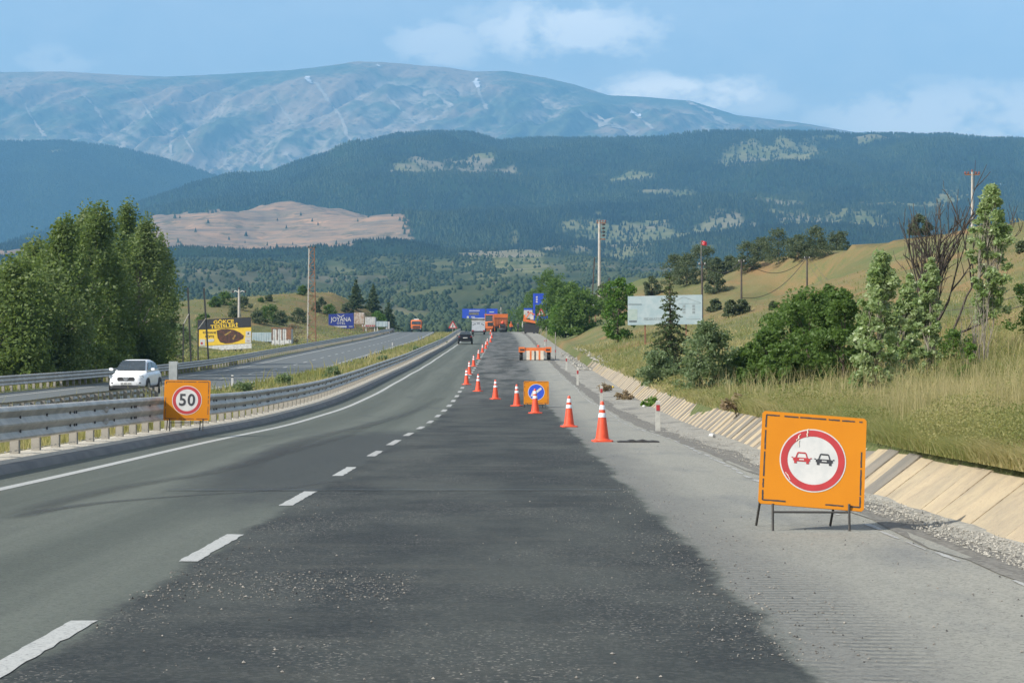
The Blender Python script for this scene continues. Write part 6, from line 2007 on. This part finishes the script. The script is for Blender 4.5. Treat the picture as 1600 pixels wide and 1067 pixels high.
pole_pair('left pair of bare black poles joined by a brace beside the yellow billboard', 293.5, 449, 299, 560, 288.5, 506, 287.5)
pole_pair('right pair of bare black poles standing before the yellow billboard', 318.5, 450, 327, 556, 311.5, 513, 311)

# ------------------------------------------------------------------ utility poles and wires
def util_pole(name, label, x, ytop, d, rad, mat, yb=None, arms=None):
    X = (x - 800) / F * d; zb = gz(X, d)
    H = EYE + (CY - ytop) / F * d - zb
    r = thing(name, label, 'utility pole', (X, d, zb))
    MB().tube([(0, 0, -.4), (0, 0, H)], rad, 8, rad * .65).build('shaft', mat, r)
    return r, H


tops = []
for (x, yt_, d, xb, lab) in [(1097, 387, 200, 1097, 'dark wooden pole right at the faded billboard edge'), (1158.5, 405, 228, 1158.5, 'wooden pole in the middle of the hill slope'), (1261, 400, 240, 1261, 'wooden pole rising behind the big green bush')]:
    r, H = util_pole('wooden_pole', lab, x, yt_ + (22 if x == 1097 else 0), d, .12, m_wood)
    MB().bar((-.35, 0, H - .3), (.35, 0, H - .3), .08).build('crossarm', m_wood, r)
    for s in (-1, 1): MB().lathe([(.03, H - .26), (.06, H - .22), (.05, H - .12), (.02, H - .08)], 8, (s * .28, 0, 0)).build('insulator', m_reflector, r)
    r['group'] = 'wooden poles on the hill'
    tops.append(Vector(r.location) + Vector((0, 0, H - .08)))
def wire(label, a, b, sag, r_=.035):
    a, b = Vector(a), Vector(b)
    pts = [a.lerp(b, i / 16) - Vector((0, 0, sag * 4 * (i / 16) * (1 - i / 16))) for i in range(17)]
    o = MB().tube(pts, r_, 5).build('overhead_wire', m_wood)
    tag(o, label, 'wire')


wire('wire sagging between the dark pole and the middle wooden pole', tops[0], tops[1], 1.2)
wire('upper wire between the middle and the third wooden pole', tops[1] + Vector((.25, 0, 0)), tops[2], 1.7)
wire('lower wire between the middle and the third wooden pole', tops[1] - Vector((0, 0, 4.2)), tops[2] - Vector((0, 0, .1)), 1.5)
endp = Vector(P(1720, 430, 60))
r, H = util_pole('wooden_pole', 'wooden pole just outside the right picture edge carrying the wires', 1720, 420, 60, .1, m_wood)
tops.append(Vector(r.location) + Vector((0, 0, H - .05)))
wire('wire running from the third wooden pole down behind the poplars', tops[2] + Vector((.28, 0, 0)), tops[3], 3.4, .016)
wire('lower wire running from the third wooden pole to the right edge', tops[2] + Vector((-.28, 0, -.1)), tops[3] - Vector((0, 0, .3)), 3.8, .016)

# concrete pole with lamps/insulators on the hill crest
r, H = util_pole('concrete_pole', 'tall pale concrete pole with stacked insulators on the hill crest', 936.5, 347, 310, .27, m_concrete)
for z_, wd in ((H - .15, 1.0), (H - 2.6, .9)):
    MB().bar((-.4 if z_ > H - 1 else 0, 0, z_), (wd, 0, z_), .18).build('crossarm', m_rust, r)
for k in range(4): MB().lathe([(.1, H - 2.2 + k * .55), (.30, H - 2.1 + k * .55), (.26, H - 1.95 + k * .55), (.1, H - 1.85 + k * .55)], 10, (.62, 0, 0)).build('insulator', m_plastic, r)
for s in (-.3, .1, .5, .9): MB().lathe([(.05, H + .02), (.16, H + .08), (.12, H + .26), (.03, H + .3)], 8, (s, 0, 0)).build('insulator', m_brownred, r)
r, H = util_pole('concrete_pole', 'pale concrete pole with red insulators beyond the hill crest at far right', 1519, 268, 215, .15, m_concrete)
MB().bar((-.75, 0, H - .35), (.75, 0, H - .35), .12).build('crossarm', m_rust, r)
for s in (-.72, -.4, .0, .4, .72): MB().lathe([(.04, H - .3), (.13, H - .24), (.10, H - .04), (.03, H)], 8, (s, 0, .2 if s == 0 else 0)).build('insulator', m_brownred, r)
r, H = util_pole('concrete_pole', 'three armed pale concrete pole behind the yellow billboard', 373.5, 452, 330, .25, m_concrete)
for s in (-1, 1): MB().tube([(0, 0, H - .5), (s * .6, 0, H - .25), (s * 1.0, 0, H - .55)], .09, 6).build('arm', m_tin, r)
for s in (-1, 0, 1): MB().lathe([(.05, H - .3), (.2, H - .2), (.16, H + .05), (.04, H + .15)], 8, (s * 1.0, 0, -.3 if s else .2)).build('insulator', m_plastic, r)
# lattice pole on the mound
d = 300
X = (487 - 800) / F * d; zb = gz(X, d); H = EYE + (CY - 388) / F * d - zb
r = thing('lattice_pole', 'tall rusty lattice pole standing before the mound', 'utility pole', (X, d, zb))
hw0, hw1 = .62, .38
corner = lambda sx, sy, z_: ((hw0 + (hw1 - hw0) * z_ / H) * sx, (hw0 + (hw1 - hw0) * z_ / H) * sy * .6, z_)
for sx in (-1, 1):
    for sy in (-1, 1): MB().bar(corner(sx, sy, -.4), corner(sx, sy, H), .13 if sx < 0 else .10).build('leg', m_concrete if sx < 0 else m_rust, r)
nst = 16
for k in range(nst):
    za, zb_ = H * k / nst, H * (k + 1) / nst
    s = 1 if k % 2 else -1
    MB().bar(corner(-s, -1, za), corner(s, -1, zb_), .06).build('lattice_bar', m_rust, r)
    MB().bar(corner(-s, 1, za), corner(s, 1, zb_), .06).build('lattice_bar', m_rust, r)
    MB().bar(corner(-1, -1, zb_), corner(1, -1, zb_), .06).build('lattice_bar', m_rust, r)
for sx in (-1, 0, 1): MB().lathe([(.05, H), (.16, H + .06), (.12, H + .28), (.03, H + .34)], 8, (sx * .45, 0, 0)).build('insulator', m_plastic, r)
# thin mast behind the grove
d = 300; X = (259 - 800) / F * d; zb = gz(X, d); H = EYE + (CY - 368) / F * d - zb
r = thing('thin_mast', 'thin grey lattice mast rising right behind the leafy grove', 'mast', (X, d, zb))
for s in (-1, 1): MB().bar((s * .25, 0, -.3), (s * .18, 0, H), .06).build('leg', m_post, r)
for k in range(18): MB().bar((-.24 if k % 2 else .24, 0, H * k / 18), (.24 if k % 2 else -.24, 0, H * (k + 1) / 18), .04).build('lattice_bar', m_post, r)
for k in range(3): MB().bar((-.6, 0, H - .6 - k * .9), (.6, 0, H - .6 - k * .9), .05).build('arm', m_post, r)
# leaning posts beside the tall concrete pole
for (x0, y0_, x1, y1_, lab) in [(923, 440, 929, 402, 'thin leaning dark post left of the tall concrete pole'), (944, 458, 952, 434, 'short leaning dark post right of the tall concrete pole')]:
    d = 290; X = (x0 - 800) / F * d; zb = gz(X, d)
    o = MB().bar((0, 0, -.3), ((x1 - x0) / F * d, 0, EYE + (CY - y1_) / F * d - zb), .18).build('leaning_post', m_wood)
    o.location = (X, d, zb); tag(o, lab, 'post')
# flag
d = 300; X = (1095.5 - 800) / F * d; zb = gz(X, d); H = EYE + (CY - 375.5) / F * d - zb
r = thing('red_flag', 'small red flag with white crescent on a mast above the hill', 'flag', (X, d, zb))
MB().tube([(0, 0, -.3), (0, 0, H)], .045, 8).build('mast', m_post, r)
vs = []; fs = []
for i in range(7):
    for j in range(4):
        vs.append((.05 + i * .13, .08 * math.sin(i * 1.2 + j * .3), H - .05 - j * .2 - .03 * i))
for i in range(6):
    for j in range(3): fs.append((i * 4 + j, i * 4 + j + 1, i * 4 + 5 + j, i * 4 + 4 + j))
fl_ = MB().add(vs, fs).build('cloth', M('flag_red', (.62, .02, .03), None, 3, .8), r)
cr = [(.18 * math.cos(a), .18 * math.sin(a)) for a in np.linspace(.6, 5.68, 16)]
ci = [(.045 + .14 * math.cos(a), .14 * math.sin(a)) for a in np.linspace(5.5, .78, 16)]
o = MB().poly(cr + ci, -.004, .004).build('crescent', m_white, fl_); o.location = (.34, -.13, H - .40)
